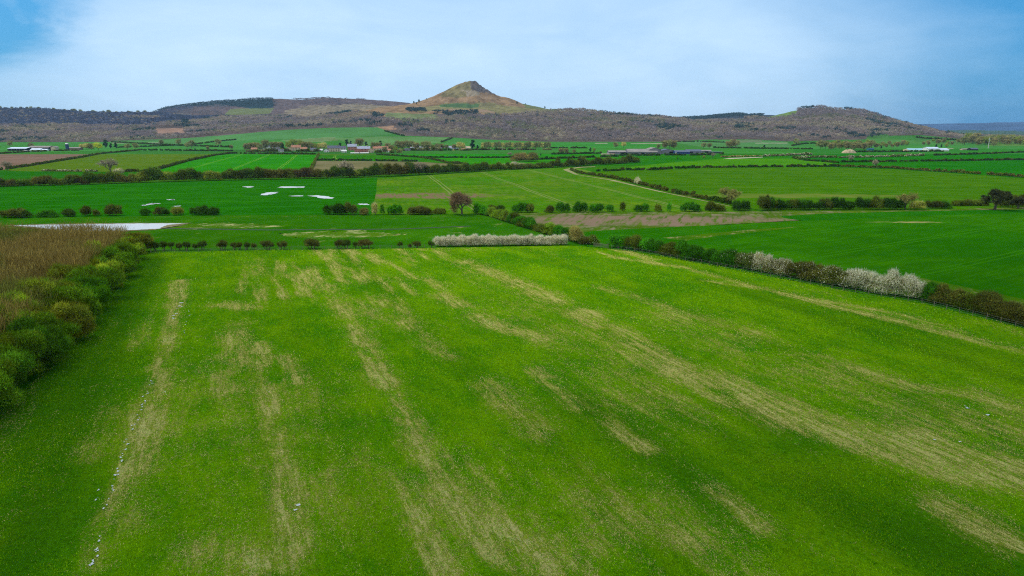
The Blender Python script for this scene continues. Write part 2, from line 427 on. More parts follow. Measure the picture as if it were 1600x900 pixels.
field('grass_field', [(-300, 284), (0, 276), (250, 270), (500, 262), (620, 262), (900, 258), (900, 262), (860, 270), (590, 280), (0, 296), (-300, 300)], ground_mat('stream_side', (.04, .19, .01), (.08, .22, .02)))
mA = ground_mat('ploughed_earth', BR1, BR2, (.30, .22, .16), .7, .9, rows=dirn(0, 262, 180, 240), rowcol=(.2, .13, .09), spacing=30)
field('ploughed_field', [(-200, 262), (-200, 246), (0, 241), (34, 238.5), (73, 237), (218, 235.6), (189, 238), (155, 241), (130, 246), (88, 252.5), (47, 259.5), (17, 263.5), (0, 266), (-200, 275)], mA)
field('pale_grass_field', [(10, 266), (50, 259.5), (90, 252.5), (132, 246), (157, 241), (190, 238), (220, 235.8), (361, 236.8), (360, 240), (336, 243), (294, 252), (262, 261), (236, 268.5), (150, 268.5), (30, 268.5)],
      ground_mat('pale_grass', (.13, .23, .03), (.18, .25, .05), straw_lo=.55, straw_hi=.8, stripe=.2))
field('grass_field', [(-200, 276), (0, 267), (150, 269), (236, 269), (262, 262), (300, 272), (200, 276), (0, 284), (-200, 290)], ground_mat('green_strip', (.02, .17, .006), (.035, .21, .008)))
field('crop_field', [(236, 270), (262, 262), (294, 252.5), (336, 243.5), (361, 240.5), (420, 241), (493, 242), (498, 242), (486, 268), (380, 272)],
      ground_mat('young_crop', (.025, .23, .004), (.045, .28, .006), rows=dirn(462, 264, 478, 244), rowcol=(.16, .33, .03), spacing=38, straw_lo=.8, straw_hi=.95, gs=(.7, .9, .15)))
field('grass_field', [(361, 236), (800, 236), (800, 246.5), (655, 246), (588, 242), (498, 242), (361, 240.8)], ground_mat('village_green', (.09, .22, .02), (.13, .24, .035)))
field('crop_field', [(500, 243), (588, 243), (655, 246.3), (690, 251), (700, 255), (652, 252.6), (560, 251.2), (494, 251)],
      ground_mat('village_crop', (.035, .22, .006), (.06, .26, .01), rows=dirn(510, 250, 512, 244), rowcol=(.25, .33, .05), spacing=120))
field('stubble_field', [(493, 251.4), (560, 251.6), (652, 253), (700, 255.5), (730, 257), (720, 264), (486, 268)], ground_mat('stubble', (.15, .14, .05), (.21, .18, .085), straw=(.3, .23, .14), straw_lo=.5, straw_hi=.7))
field('crop_field', [(590, 241.4), (631, 236), (800, 235), (960, 236), (960, 241), (790, 246.5), (655, 245.8)], ground_mat('bright_crop', (.02, .23, .006), (.035, .27, .008), straw_lo=.85, straw_hi=.99, gs=(.8, .9, .15)))
field('crop_field', [(655, 246.6), (790, 247), (960, 241.5), (1000, 244), (900, 254), (830, 260), (735, 257), (699, 255), (672, 248)], ground_mat('bright_crop_near_belt', (.03, .235, .006), (.05, .275, .01), straw_lo=.85, straw_hi=.99, gs=(.8, .9, .15)))
field('grass_field', [(940, 240), (1260, 240), (1310, 246), (1180, 250), (1050, 256), (1000, 258), (830, 262), (850, 252), (966, 245.5)], ground_mat('sheds_pasture', (.025, .21, .006), (.05, .25, .01)))
field('crop_field', [(930, 268), (975, 262), (1050, 253.5), (1130, 248), (1250, 247.5), (1259, 251), (1310, 255), (1310, 262), (1141, 262.4), (1050, 264), (1020, 266.4)], ground_mat('yellow_green_crop', (.055, .23, .006), (.085, .27, .01), straw_lo=.8, straw_hi=.98, gs=(.9, .92, .15)))
field('crop_field', [(1240, 240), (1900, 238), (1900, 250), (1585, 251), (1384, 253.5), (1300, 254.5), (1258, 250.5), (1254, 247)], ground_mat('dark_crop', (.012, .16, .004), (.022, .20, .006), straw_lo=.85, straw_hi=.99, gs=(.8, .9, .15)))
field('crop_field', [(1300, 255), (1384, 254), (1585, 251), (1900, 250), (1900, 300), (1600, 278), (1459, 268.5), (1394, 264), (1300, 261)], ground_mat('dark_crop_near', (.012, .155, .004), (.022, .19, .006), straw_lo=.85, straw_hi=.99, gs=(.8, .9, .15)))
mG = ground_mat('wide_crop', (.075, .225, .006), (.11, .26, .010), straw=(.20, .24, .03), straw_lo=.5, straw_hi=.85, rows=dirn(1180, 300, 1600, 305), rowcol=(.10, .22, .015), spacing=30, stripe=.25,
                patch=(*P(1230, 306), 60, 14, (.16, .19, .03)))
field('wide_crop_field', [(915, 272), (950, 268), (976, 267), (1020, 266.6), (1050, 264.4), (1141, 262.8), (1300, 261.5), (1394, 264.5), (1459, 269), (1600, 279), (1900, 304), (1900, 330), (1600, 327), (1200, 330), (1142, 321), (1100, 313), (1040, 300), (990, 287)], mG)
mH = ground_mat('thin_crop', (.09, .27, .012), (.19, .30, .05), straw=(.24, .22, .09), straw_lo=.5, straw_hi=.78, rows=dirn(630, 328, 612, 284), rowcol=(.22, .25, .07), spacing=44, stripe=.2,
                patch=(*P(655, 306), 46, 17, (.21, .14, .075)))
field('thin_crop_field', [(590, 279), (700, 272), (760, 267.5), (830, 264.5), (900, 261.5), (930, 270), (985, 287), (1035, 300), (1095, 313), (1140, 322), (1200, 333), (760, 336), (580, 336)], mH)
field('flooded_crop_field', [(-300, 300), (0, 291.5), (100, 290), (200, 286.5), (300, 283.5), (400, 281.5), (500, 279.5), (589, 278), (588, 300), (580, 336), (0, 342), (-300, 346)],
      ground_mat('flooded_crop', (.022, .20, .004), (.040, .245, .006), straw=(.14, .27, .03), straw_lo=.66, straw_hi=.85, rows=dirn(0, 305, 300, 300), rowcol=(.03, .20, .01), spacing=26, stripe=.25))
field('rough_pasture', [(-300, 346), (0, 341), (300, 337), (580, 335), (740, 334), (770, 340), (800, 354), (850, 368), (900, 386), (680, 390), (200, 396), (-300, 405)],
      ground_mat('rough_grass', (.04, .19, .008), (.075, .235, .012), straw=(.34, .32, .10), straw_lo=.56, straw_hi=.68, fine=.8, bump=.5))
def ragged(px, rough, seed):
    w_ = [P(*q_) for q_ in px]; r_ = np.random.default_rng(seed); out_ = []
    for i_ in range(len(w_)):
        a_, b_ = np.array(w_[i_]), np.array(w_[(i_ + 1) % len(w_)]); n_ = max(2, int(np.linalg.norm(b_ - a_) / 1.2))
        for j_ in range(n_): out_.append(a_ + (b_ - a_) * j_ / n_ + r_.normal(0, rough, 2))
    return [project(x_, y_, 0.0) for x_, y_ in out_]


mT = ground_mat('tussocks', (.10, .235, .012), (.15, .26, .04), straw=(.46, .42, .18), straw_lo=.485, straw_hi=.60, fine=.9, bump=.6)
field('tussock_ground', ragged([(262, 355), (300, 350), (340, 348), (420, 351), (445, 354), (400, 356), (330, 357), (290, 359)], 1.2, 1), mT)
field('tussock_ground', ragged([(440, 364), (520, 361), (570, 360), (580, 364), (640, 366), (600, 370), (520, 371), (450, 371)], 1.2, 2), mT)
field('weedy_strip', [(745, 334), (1190, 331), (1440, 329), (1560, 325), (1900, 322), (1900, 332), (1600, 334), (1400, 336), (1300, 341), (1258, 344), (1150, 350), (1050, 356), (930, 362), (890, 366), (820, 350)],
      ground_mat('weedy_ground', (.10, .18, .03), (.15, .22, .05), straw=(.28, .22, .14), straw_lo=.47, straw_hi=.62, fine=.7, bump=.5, patch=(*P(990, 344), 62, 17, (.23, .155, .10))))
field('green_field', [(1220, 338), (1300, 333.5), (1400, 331), (1560, 328), (1900, 325), (1900, 345), (1300, 352), (1225, 341)], ground_mat('lush_margin', (.018, .17, .006), (.035, .20, .01), straw=(.2, .3, .06), straw_lo=.6, straw_hi=.8))
mR = ground_mat('winter_crop', (.030, .185, .004), (.058, .23, .007), straw=(.17, .25, .04), straw_lo=.58, straw_hi=.80, stripe=.14, rows=dirn(1100, 400, 1500, 345), rowcol=(.035, .17, .002), spacing=26, patch=(*P(1420, 347.5), 14, 2.2, (.30, .26, .09)))
field('winter_crop_field', [(880, 368), (930, 361), (1050, 355), (1150, 351), (1258, 345.5), (1450, 337), (1600, 333), (1900, 332), (2400, 420), (2400, 700), (1600, 515), (1330, 455), (1140, 420), (1000, 394), (920, 386)], mR)
mM = ground_mat('margin', (.08, .21, .012), (.13, .22, .03), straw=(.42, .32, .15), straw_lo=.5, straw_hi=.66)
field('straw_margin', [(1035, 372), (1120, 364), (1190, 358), (1255, 354), (1200, 361), (1120, 369), (1070, 377)], mM)
field('straw_margin', [(1075, 384), (1160, 397), (1300, 421), (1440, 435), (1600, 468), (1800, 520), (1800, 560), (1440, 456), (1100, 392)], mM)
field('ditch', [(238, 356.3), (420, 359), (620, 357.8), (735, 353), (735, 354.2), (620, 359), (420, 360.4), (238, 357.8)], plain_mat('ditch_mud', (.03, .06, .012), .9))

# ------------------------------------------------------------------ water
m, t, out = mat('water')
p = t.add('ShaderNodeTexCoord').outputs['Object']
bmp = t.add('ShaderNodeBump', {'Strength': .25, 'Distance': .05, 'Height': t.noise(p, 1.2, 3)}).outputs[0]
b = t.add('ShaderNodeBsdfPrincipled', {'Base Color': (.70, .66, .60, 1), 'Roughness': .3, 'Specular IOR Level': .6, 'Normal': bmp})  # pale base colour stands in for the reflection of bright cloud
t.l.new(b.outputs[0], out.inputs[0]); WATER = m


def blob(px_poly, rough=.6, n=90, seed=1):
    """ragged outline through the given pixel points"""
    w_ = [P(*q) for q in px_poly]; r = np.random.default_rng(seed); out = []
    for i in range(len(w_)):
        a, b = np.array(w_[i]), np.array(w_[(i + 1) % len(w_)])
        k_ = max(2, int(n / len(w_)))
        for j in range(k_): out.append(tuple(a + (b - a) * j / k_ + r.normal(0, rough, 2) * (1 if j else .4)))
    return out


MUD = ground_mat('muddy_margin', (.16, .15, .06), (.22, .20, .09), straw=(.4, .35, .2), straw_lo=.5, straw_hi=.62)
flat('pond_margin', blob([(8, 353), (60, 350.6), (190, 348.8), (300, 348.6), (285, 352.5), (262, 356), (240, 359.8), (190, 362.5), (150, 364.5), (95, 362.6), (50, 357.5)], .3, 150, 5), .13, MUD)
for i, pp in enumerate([
    [(20, 352.5), (100, 351.5), (190, 350), (290, 349.5), (262, 352), (248, 358), (190, 361), (150, 362.5), (95, 361), (60, 356)],
    [(378, 292), (390, 291.3), (398, 292.3), (388, 293.6)],
    [(433, 293.2), (440, 291.6), (476, 291.8), (476, 293.4), (445, 294)],
    [(406, 305), (418, 301), (434, 300.2), (433, 302), (418, 305.6)],
    [(453, 306.4), (473, 305.8), (473, 307), (455, 307.4)],
    [(480, 306.4), (496, 305.6), (508, 306.6), (523, 309.3), (520, 311), (500, 310), (490, 307.6)],
    [(560, 318.8), (575, 319), (576, 321), (560, 320)],
    [(233, 318), (252, 317.8), (250, 319), (233, 319.2)], [(262, 312.2), (273, 311.6), (272, 313), (262, 313)],
    [(222, 321), (240, 318.6), (242, 319.4), (224, 322)], [(272, 322.4), (282, 321.6), (281, 323), (273, 323.2)]]):
    o = flat('pond' if i == 0 else 'floodwater', blob(pp, .22 if i == 0 else .5, 170 if i == 0 else 40, i), .16 if i == 0 else .15, WATER)

# ------------------------------------------------------------------ the near field: a fine sheet that knows where its grass is dead
ND = (-.42, 1.0); NL = math.hypot(*ND); ND = (ND[0] / NL, ND[1] / NL)
edge = [P(*q) for q in [(233, 396), (215, 408), (182, 450), (150, 490), (108, 545), (60, 592), (0, 642), (-60, 700), (-170, 800)]]
back = [P(*q) for q in [(233, 396), (400, 392), (680, 388.5), (890, 384)]]
rgt = [P(*q) for q in [(890, 384), (950, 389), (1000, 395), (1100, 413), (1150, 422), (1320, 455), (1440, 475), (1600, 514), (1800, 575)]]
NF = back[:-1] + rgt + [(150, 40), (150, -40), (-120, -40)] + edge[::-1][:-1]
gx = np.arange(-150, 160, .6); gy = np.arange(-40, 204, .6)
GX, GY = np.meshgrid(gx, gy); ins = inpoly(GX, GY, NF)
GX2 = GX + 0; st = np.zeros(GX.shape); lush = np.zeros(GX.shape)


def stroke(px, wid, amt, arr):
    wid *= 1.05; pts = [np.array(P(*q)) for q in px]; best = np.zeros(GX.shape)
    for a, b in zip(pts[:-1], pts[1:]):
        d = b - a; L2 = d @ d; tq = np.clip(((GX - a[0]) * d[0] + (GY - a[1]) * d[1]) / L2, 0, 1)
        dist = np.hypot(GX - a[0] - tq * d[0], GY - a[1] - tq * d[1]); best = np.maximum(best, np.exp(-(dist / wid) ** 2))
    arr[:] = np.maximum(arr, best * amt) + np.minimum(arr, best * amt) * .35


for px, wid, amt in [
    ([(728, 410), (790, 436), (850, 462), (905, 490)], 3.2, .72), ([(905, 490), (960, 520), (1020, 562), (1120, 608), (1190, 640)], 3.4, .86),
    ([(1120, 600), (1250, 660), (1400, 700), (1600, 752)], 4.2, .8), ([(1180, 628), (1320, 690), (1480, 740)], 3.0, .7), ([(1440, 690), (1600, 745)], 3.2, .95),
    ([(940, 452), (1010, 470), (1080, 500), (1180, 520)], 2.5, .55), ([(960, 403), (1020, 412), (1066, 419)], 2.0, .86), ([(1066, 419), (1180, 450), (1240, 464)], 1.6, .6),
    ([(1230, 462), (1320, 485), (1420, 508), (1600, 552)], 1.9, .86), ([(1280, 470), (1400, 492), (1500, 520)], 1.5, .6), ([(1100, 440), (1180, 452)], 1.2, .6),
    ([(280, 440), (272, 480)], 2.0, .86), ([(272, 480), (262, 540), (250, 600), (225, 660)], 1.5, .72), ([(225, 660), (195, 740), (165, 810), (146, 892)], 1.2, .78),
    ([(255, 560), (240, 640), (215, 740), (180, 830)], 2.3, .58), ([(170, 640), (140, 720)], 2.2, .45),
    ([(350, 478), (392, 482)], 3.2, .72), ([(370, 510), (362, 560), (345, 610)], 3.0, .62), ([(405, 540), (425, 640), (440, 720), (455, 800), (465, 860)], 1.6, .66),
    ([(440, 560), (465, 600)], 1.6, .62), ([(505, 448), (540, 490), (572, 545), (600, 600)], 2.2, .78), ([(600, 600), (640, 665), (675, 720), (720, 790), (760, 860)], 1.9, .72),
    ([(590, 465), (640, 520), (700, 560)], 2.4, .58), ([(690, 462), (760, 505), (840, 530)], 3.0, .62), ([(690, 790), (780, 850), (860, 890), (930, 860)], 3.0, .60),
    ([(740, 830), (830, 880)], 1.6, .85), ([(835, 580), (900, 640), (1010, 705)], 1.6, .66), ([(760, 600), (840, 680)], 3.0, .5), ([(900, 780), (1000, 840), (1100, 850)], 2.6, .46),
    ([(1110, 770), (1190, 830)], 1.5, .6), ([(1480, 800), (1600, 860)], 3.0, .68), ([(1540, 620), (1600, 650)], 4.5, .5), ([(1290, 560), (1420, 605), (1500, 620)], 2.0, .56),
    ([(560, 430), (640, 440)], 4, .4), ([(300, 870), (420, 880)], 3, .5), ([(1060, 500), (1200, 560), (1380, 620), (1560, 690)], 9, .42), ([(330, 600), (520, 760)], 12, .36), ([(820, 470), (1000, 640)], 9, .34)]:
    stroke(px, wid, amt, st)
stroke([(240, 408), (190, 470), (120, 560), (40, 640), (-40, 740)], 5.5, .8, lush)
stroke([(205, 560), (150, 700), (60, 850), (0, 900)], 6, .5, lush)
stroke([(1100, 440), (1300, 500), (1600, 600)], 4, .5, lush)
stroke([(950, 640), (1150, 760), (1500, 880)], 7, .8, lush)
stroke([(1150, 640), (1320, 760)], 3, .4, lush)
RQ = GX * ND[1] - GY * ND[0]; RR = GX * ND[0] + GY * ND[1]
strk = fbm(RQ * 1.0, RR * .11, 1.9, 3, 88); zone = fbm(GX, GY, 38, 2, 98)
lone = np.clip((strk - .43) * 4.4, 0, 1) * np.clip((zone - .26) * 3.4, 0, 1) * .92 * np.clip((GX + 75) / 25, 0, 1)
st = np.minimum(np.maximum(st * np.clip(-.36 + 1.5 * fbm(GX, GY, 8, 3, 77) + 1.6 * fbm(RQ, RR * .4, 2.2, 3, 78), 0, 1.3), lone) + .3 * np.minimum(st, lone), .90)
q = GX * ND[1] - GY * ND[0]
lush += .25 * np.sin(q / 24 * 6.283) + .15 * np.sin(q / 9.3 * 6.283 + 1)
GZ = (fbm(GX, GY, 30, 3, 61) - .5) * .18
ids = -np.ones(GX.shape, int)
use = ins[:-1, :-1] & ins[1:, 1:] & ins[:-1, 1:] & ins[1:, :-1]
vi = np.arange(GX.size).reshape(GX.shape)
quads = np.stack([vi[:-1, :-1], vi[:-1, 1:], vi[1:, 1:], vi[1:, :-1]], -1)[use]
un, inv = np.unique(quads, return_inverse=True)
me = np_mesh('near_field', np.stack([GX, GY, GZ + .16], -1).reshape(-1, 3)[un], inv.reshape(-1, 4), None, {'straw': st.ravel()[un], 'lush': lush.ravel()[un]}, True)
flat('grass_verge', [(x * 1.0, y) for x, y in NF], .06, ground_mat('verge', (.05, .17, .01), (.09, .19, .02), fine=1.0))
m, t, out = mat('sward')
p = t.add('ShaderNodeTexCoord').outputs['Object']
s = t.add('ShaderNodeSeparateXYZ', {0: p}).outputs
qq = t.math('ADD', t.math('MULTIPLY', s[0], ND[1]), t.math('MULTIPLY', s[1], -ND[0]))
rr = t.math('ADD', t.math('MULTIPLY', s[0], ND[0]), t.math('MULTIPLY', s[1], ND[1]))
pr = t.add('ShaderNodeCombineXYZ', {0: qq, 1: t.math('MULTIPLY', rr, .28)}).outputs[0]
sta = t.add('ShaderNodeAttribute', attribute_name='straw').outputs['Fac']
lua = t.add('ShaderNodeAttribute', attribute_name='lush').outputs['Fac']
pst = t.add('ShaderNodeCombineXYZ', {0: qq, 1: t.math('MULTIPLY', rr, .10), 2: 3.0}).outputs[0]
sta = t.math('MULTIPLY', sta, t.maprange(t.noise(pst, 1.3, 4, .7, .5), .34, .60, .44, 1.48, 'LINEAR'))
nbig = t.noise(p, .05, 4, .6); nmid = t.noise(pr, .9, 5, .65, .5); nfin = t.noise(p, 2.6, 4, .7, .4); nbl = t.noise(p, 9.0, 3, .7)
def lin(x, lo=.32, hi=.68): return t.maprange(x, lo, hi, 0, 1, 'LINEAR')
def wsum(*q_):
    a_ = t.math('MULTIPLY', q_[0][0], q_[0][1])
    for x_, w_ in q_[1:]: a_ = t.math('ADD', a_, t.math('MULTIPLY', x_, w_))
    return a_
p8 = t.add('ShaderNodeCombineXYZ', {0: qq, 1: t.math('MULTIPLY', rr, .45), 2: 7.0}).outputs[0]
n8 = t.noise(p8, .16, 5, .62, .6); ns_ = t.noise(pr, 3.4, 5, .75, .8)
tone = wsum((lin(nbig), .35), (lin(n8), .40), (lin(nmid), .25))
gcol = t.mix(t.maprange(tone, .20, .78), (.052, .195, .001), (.150, .300, .001))
gcol = t.mix(t.maprange(lua, .0, 1.0, 0, .85), gcol, (.028, .125, .001))
stn = t.math('ADD', sta, wsum((lin(n8), .30), (lin(nmid), .30), (lin(nfin), .15)))
gcol = t.mix(t.maprange(stn, .66, 1.35, 0, .55), gcol, (.29, .275, .022))
gcol = t.mix(t.math('MULTIPLY', lin(nfin, .48, .62), .60), gcol, t.mix(1.0, gcol, (.42, .46, .5), 'MULTIPLY'))
gcol = t.mix(t.math('MULTIPLY', lin(nbl, .52, .64), .50), gcol, t.mix(1.0, gcol, (2.0, 1.6, 2.5), 'MULTIPLY'))
sm = wsum((lin(nmid), .18), (lin(ns_), .34), (lin(nfin, .35, .65), .22), (lin(nbl, .35, .65), .26))
sm = t.math('SUBTRACT', sm, t.math('SUBTRACT', .815, t.math('MULTIPLY', sta, .39)))
gcol = t.mix(t.maprange(sm, .0, .20, 0, .70), gcol, t.mix(lin(n8), (.48, .41, .10), (.66, .56, .21)))
hgt = t.math('ADD', t.math('MULTIPLY', nfin, .6), t.math('MULTIPLY', nbl, .4))
bp = t.add('ShaderNodeBump', {'Strength': .7, 'Distance': .22, 'Height': hgt}).outputs[0]
bs = t.add('ShaderNodeBsdfDiffuse', {'Color': gcol, 'Normal': bp})
t.l.new(bs.outputs[0], out.inputs[0])
tag(obj('near_field', me, m), kind='structure')
# puddles in the wheel ruts
vs, fs = [], []
pr_ = np.random.default_rng(5)


def puddle(u, v, r_, st_=1.6):
    x, y = P(u, v); n = 9; b0 = len(vs); ph = pr_.random() * 6
    for i in range(n):
        a_ = i / n * 6.283; rad = r_ * .80 * (.45 + .9 * pr_.random())
        lx, ly = math.cos(a_) * rad, math.sin(a_) * rad * st_
        vs.append((x + lx * ND[1] + ly * ND[0], y - lx * ND[0] + ly * ND[1], float(.225 + (fbm(np.array([x]), np.array([y]), 30, 3, 61)[0] - .5) * .18)))
    fs.append(tuple(range(b0, b0 + n)))


for (u0, v0, u1, v1, n_, r_) in [(284, 474, 270, 500, 9, .20), (296, 485, 288, 525, 9, .13), (240, 596, 200, 690, 22, .12), (264, 606, 252, 630, 5, .08), (205, 672, 165, 800, 22, .14), (160, 830, 142, 892, 12, .12), (420, 610, 432, 650, 5, .08), (156, 765, 150, 785, 4, .09)]:
    for i in range(n_):
        k_ = pr_.random(); puddle(u0 + (u1 - u0) * k_ + pr_.normal(0, 2), v0 + (v1 - v0) * k_, r_ * (.4 + pr_.random()))
for (u, v, r_) in [(1511, 640, .32), (1543, 651, .38), (1508, 637, .15), (466, 792, .30), (462, 800, .2), (1460, 690, .2), (1500, 693, .2), (283, 475, .5), (281, 480, .35)]: puddle(u, v, r_, .8)
me = bpy.data.meshes.new('puddle'); me.from_pydata(vs, [], fs); me.update()
for f_ in me.polygons:
    if f_.normal.z < 0: f_.flip()
tag(obj('puddles', me, WATER), kind='structure')

# ------------------------------------------------------------------ low cloud out of view, added to darken the near field
cr = np.random.default_rng(31); cv, cq, co_ = [], [], 0
for i in range(26):
    ph = R(178 + 184 * i / 25) ; gx_, gy_ = 140 * math.cos(ph), 122 + 122 * math.sin(ph)
    hgt_ = 430 + cr.normal(0, 12); k_ = hgt_ / math.tan(R(SUN_EL)); cx_ = gx_ + k_ * math.sin(R(SUN_AZ)) + cr.normal(0, 14); cy_ = gy_ + k_ * math.cos(R(SUN_AZ)) + cr.normal(0, 14)
    rad_ = cr.uniform(50, 76); n1_, n2_ = 14, 24
    th_, pp_ = np.meshgrid(np.linspace(.02, math.pi - .02, n1_), np.linspace(0, 2 * math.pi, n2_, endpoint=False), indexing='ij')
    rr_ = rad_ * (.75 + .5 * fbm(pp_ * 3 + 9 * i, th_ * 3, 1.0, 3, 3 + i)); rr_[:, -1] = (rr_[:, 0] + rr_[:, -2]) / 2
    cv.append(np.stack([cx_ + rr_ * np.sin(th_) * np.cos(pp_), cy_ + rr_ * np.sin(th_) * np.sin(pp_), hgt_ + .42 * rr_ * np.cos(th_)], -1).reshape(-1, 3))
    ii = np.arange(n1_ * n2_).reshape(n1_, n2_); jj = np.roll(ii, -1, 1); cq.append(np.stack([ii[:-1], jj[:-1], jj[1:], ii[1:]], -1).reshape(-1, 4) + co_); co_ += n1_ * n2_
m, t, out = mat('shade_cloud')
b = t.add('ShaderNodeMixShader', {0: .05, 1: t.add('ShaderNodeBsdfDiffuse', {'Color': (.80, .81, .84, 1)}).outputs[0], 2: t.add('ShaderNodeBsdfTransparent').outputs[0]})
t.l.new(b.outputs[0], out.inputs[0])
tag(obj('cloud', np_mesh('cloud', np.concatenate(cv), np.concatenate(cq), smooth=True), m), 'unseen low cloud bank added to shade the near field', None, None, 'stuff')

# ------------------------------------------------------------------ foliage
def rot_frames(n, r):
    a_ = r.normal(size=(n, 3)); a_ /= np.linalg.norm(a_, axis=1)[:, None]
    return a_


FB = np.array([1.85, 1.95, .95])


def leaf_cloud(lobes, leaf, cover=1.2, r=None, mode='leaf', zmin=None, blos=None, bcol=(.95, .87, .62)):
    """lobes: rows cx cy cz rx rz r g b -> ragged cloud of small faces round each lobe"""
    r = r or rng; L = np.asarray(lobes, float)
    area = 4 * np.pi * ((L[:, 3] ** 2 + 2 * L[:, 3] * L[:, 4]) / 3)
    n = np.maximum(6, (cover * area / (leaf * leaf * (1.0 if mode == 'leaf' else .8))).astype(int))
    k_ = np.repeat(np.arange(len(L)), n); N = len(k_)
    d = rot_frames(N, r); d[:, 2] = np.where(d[:, 2] < -.45, -d[:, 2], d[:, 2])
    rad = r.uniform(.55, 1.08, N) ** .6
    c = L[k_, :3] + d * rad[:, None] * np.stack([L[k_, 3], L[k_, 3], L[k_, 4]], 1)
    if zmin is not None: c[:, 2] = np.maximum(c[:, 2], zmin + r.random(N) * .3)
    nr_ = d * .9 + r.normal(size=(N, 3)) * .55
    t1 = np.cross(nr_, r.normal(size=(N, 3))); t1 /= np.linalg.norm(t1, axis=1)[:, None]
    if mode == 'twig':
        c = L[k_, :3] + d * (rad * r.uniform(.9, 1.35, N))[:, None] * np.stack([L[k_, 3], L[k_, 3], L[k_, 4]], 1)
        t1 = d * .7 + np.array([0, 0, .75]) + r.normal(size=(N, 3)) * .35; t1 /= np.linalg.norm(t1, axis=1)[:, None]
    t2 = np.cross(nr_, t1); t2 /= np.linalg.norm(t2, axis=1)[:, None] + 1e-9
    sz = leaf * r.uniform(.6, 1.25, N)
    A = sz * (.62 if mode == 'leaf' else 2.6); B = sz * (.48 if mode == 'leaf' else .13)
    V = np.stack([c + t1 * A[:, None], c + t2 * B[:, None], c - t1 * A[:, None], c - t2 * B[:, None]], 1).reshape(-1, 3)
    col = L[k_, 5:8] * FB * np.exp(r.normal(0, .34, N))[:, None] * (1 + r.normal(0, .08, (N, 3)))
    if blos is not None:
        pb = np.clip((.25 + 1.1 * np.clip(L[k_, 2] / max(L[:, 2].max(), .1), 0, 1) if blos > .8 else 1) * blos * (.6 + .7 * (d[:, 2] * .5 + .5)), 0, 1) * (L[k_, 8] if L.shape[1] > 8 else 1)
        mb = r.random(N) < pb; col[mb] = np.array(bcol) * r.uniform(.7, 1.1, (mb.sum(), 1))
    return V, np.clip(np.repeat(col, 4, 0), .003, .9)


def cloud_mesh(name, parts):
    V = np.concatenate([p_[0] for p_ in parts]); Cc = np.concatenate([p_[1] for p_ in parts])
    return np_mesh(name, V, np.arange(len(V)).reshape(-1, 4), Cc)


def prism(a, b, ra, rb, n=5):
    a = np.array(a, float); b = np.array(b, float); d = b - a; L = np.linalg.norm(d); d /= L
    h_ = np.array([1, 0, 0]) if abs(d[2]) > .7 else np.array([0, 0, 1]); s1 = np.cross(d, h_); s1 /= np.linalg.norm(s1); s2 = np.cross(d, s1)
    an = np.arange(n) / n * 6.2832; ring = np.cos(an)[:, None] * s1 + np.sin(an)[:, None] * s2
    v_ = np.concatenate([a + ring * ra, b + ring * rb]); f_ = [(i, (i + 1) % n, n + (i + 1) % n, n + i) for i in range(n)]
    return v_, np.array(f_)


def join(ps):
    V, Q, o_ = [], [], 0
    for v_, f_ in ps: V.append(v_); Q.append(f_ + o_); o_ += len(v_)
    return np.concatenate(V), np.concatenate(Q)


def bare_tree(seed, Ht=9.0, spread=.55, depth=5, twigc=(.13, .10, .07), trunk=.28, nt=14, tw=.09, bud=None):
    """trunk and limbs as one mesh, fine twigs as another; unit: metres"""
    r = np.random.default_rng(seed); segs = []; tips = []

    def grow(p0, d, L, rad, k_):
        d = d / np.linalg.norm(d); p1 = p0 + d * L * .5 + r.normal(0, .03 * L, 3); p2 = p1 + (d + np.array([0, 0, .08]) + r.normal(0, .12, 3)) * L * .5
        segs.append(prism(p0, p1, rad, rad * .82, 5 if k_ > 2 else 3)); segs.append(prism(p1, p2, rad * .82, rad * .66, 5 if k_ > 2 else 3))
        if k_ <= 2: tips.append((p1, d, k_)); tips.append((p2, d, k_))
        if k_ == 0: return
        for i in range(r.integers(3, 5) if k_ > 2 else r.integers(2, 4)):
            a_ = r.normal(size=3); a_ -= a_ @ d * d; a_ /= np.linalg.norm(a_)
            nd = d * (1 - spread * r.uniform(.5, 1)) + a_ * spread * r.uniform(.7, 1.25) + np.array([0, 0, .12])
            grow(p2 if i < 2 else p1 + (p2 - p1) * r.random(), nd, L * r.uniform(.62, .85), rad * .6, k_ - 1)
    grow(np.array([0, 0, -.15]), np.array([0, 0, 1.0]), Ht * .24, trunk, depth)
    T = np.array([t_[0] for t_ in tips]); D = np.array([t_[1] for t_ in tips]); k_ = np.repeat(np.arange(len(T)), nt); N = len(k_)
    t1 = D[k_] * .5 + r.normal(0, .6, (N, 3)) + np.array([0, 0, .25]); t1 /= np.linalg.norm(t1, axis=1)[:, None]
    ln = Ht * r.uniform(.03, .075, N); c = T[k_] + t1 * ln[:, None] * .9
    t2 = np.cross(t1, r.normal(size=(N, 3))); t2 /= np.linalg.norm(t2, axis=1)[:, None]
    V = np.stack([c + t1 * ln[:, None], c + t2 * tw, c - t1 * ln[:, None], c - t2 * tw], 1).reshape(-1, 3)
    cc = np.array(twigc) * 1.9 * np.exp(r.normal(0, .25, N))[:, None]
    if bud is not None:
        mb = r.random(N) < .35; cc[mb] = np.array(bud) * r.uniform(.7, 1.2, (mb.sum(), 1))
    sv, sf = join(segs); hmax = V[:, 2].max(); s_ = Ht / hmax
    return np_mesh('trunk', sv * s_, sf), np_mesh('crown', V * s_, np.arange(len(V)).reshape(-1, 4), np.repeat(cc, 4, 0))


def tree_at(name, tm, loc, rz, sc, label, cat='tree', group=None, bark=None):
    e = empty(name, loc, rz); e.scale = (sc,) * 3 if np.isscalar(sc) else sc
    tag(e, label, cat, group)
    obj('trunk', tm[0], bark or BARK, e); obj('crown', tm[1], TWIG, e); return e


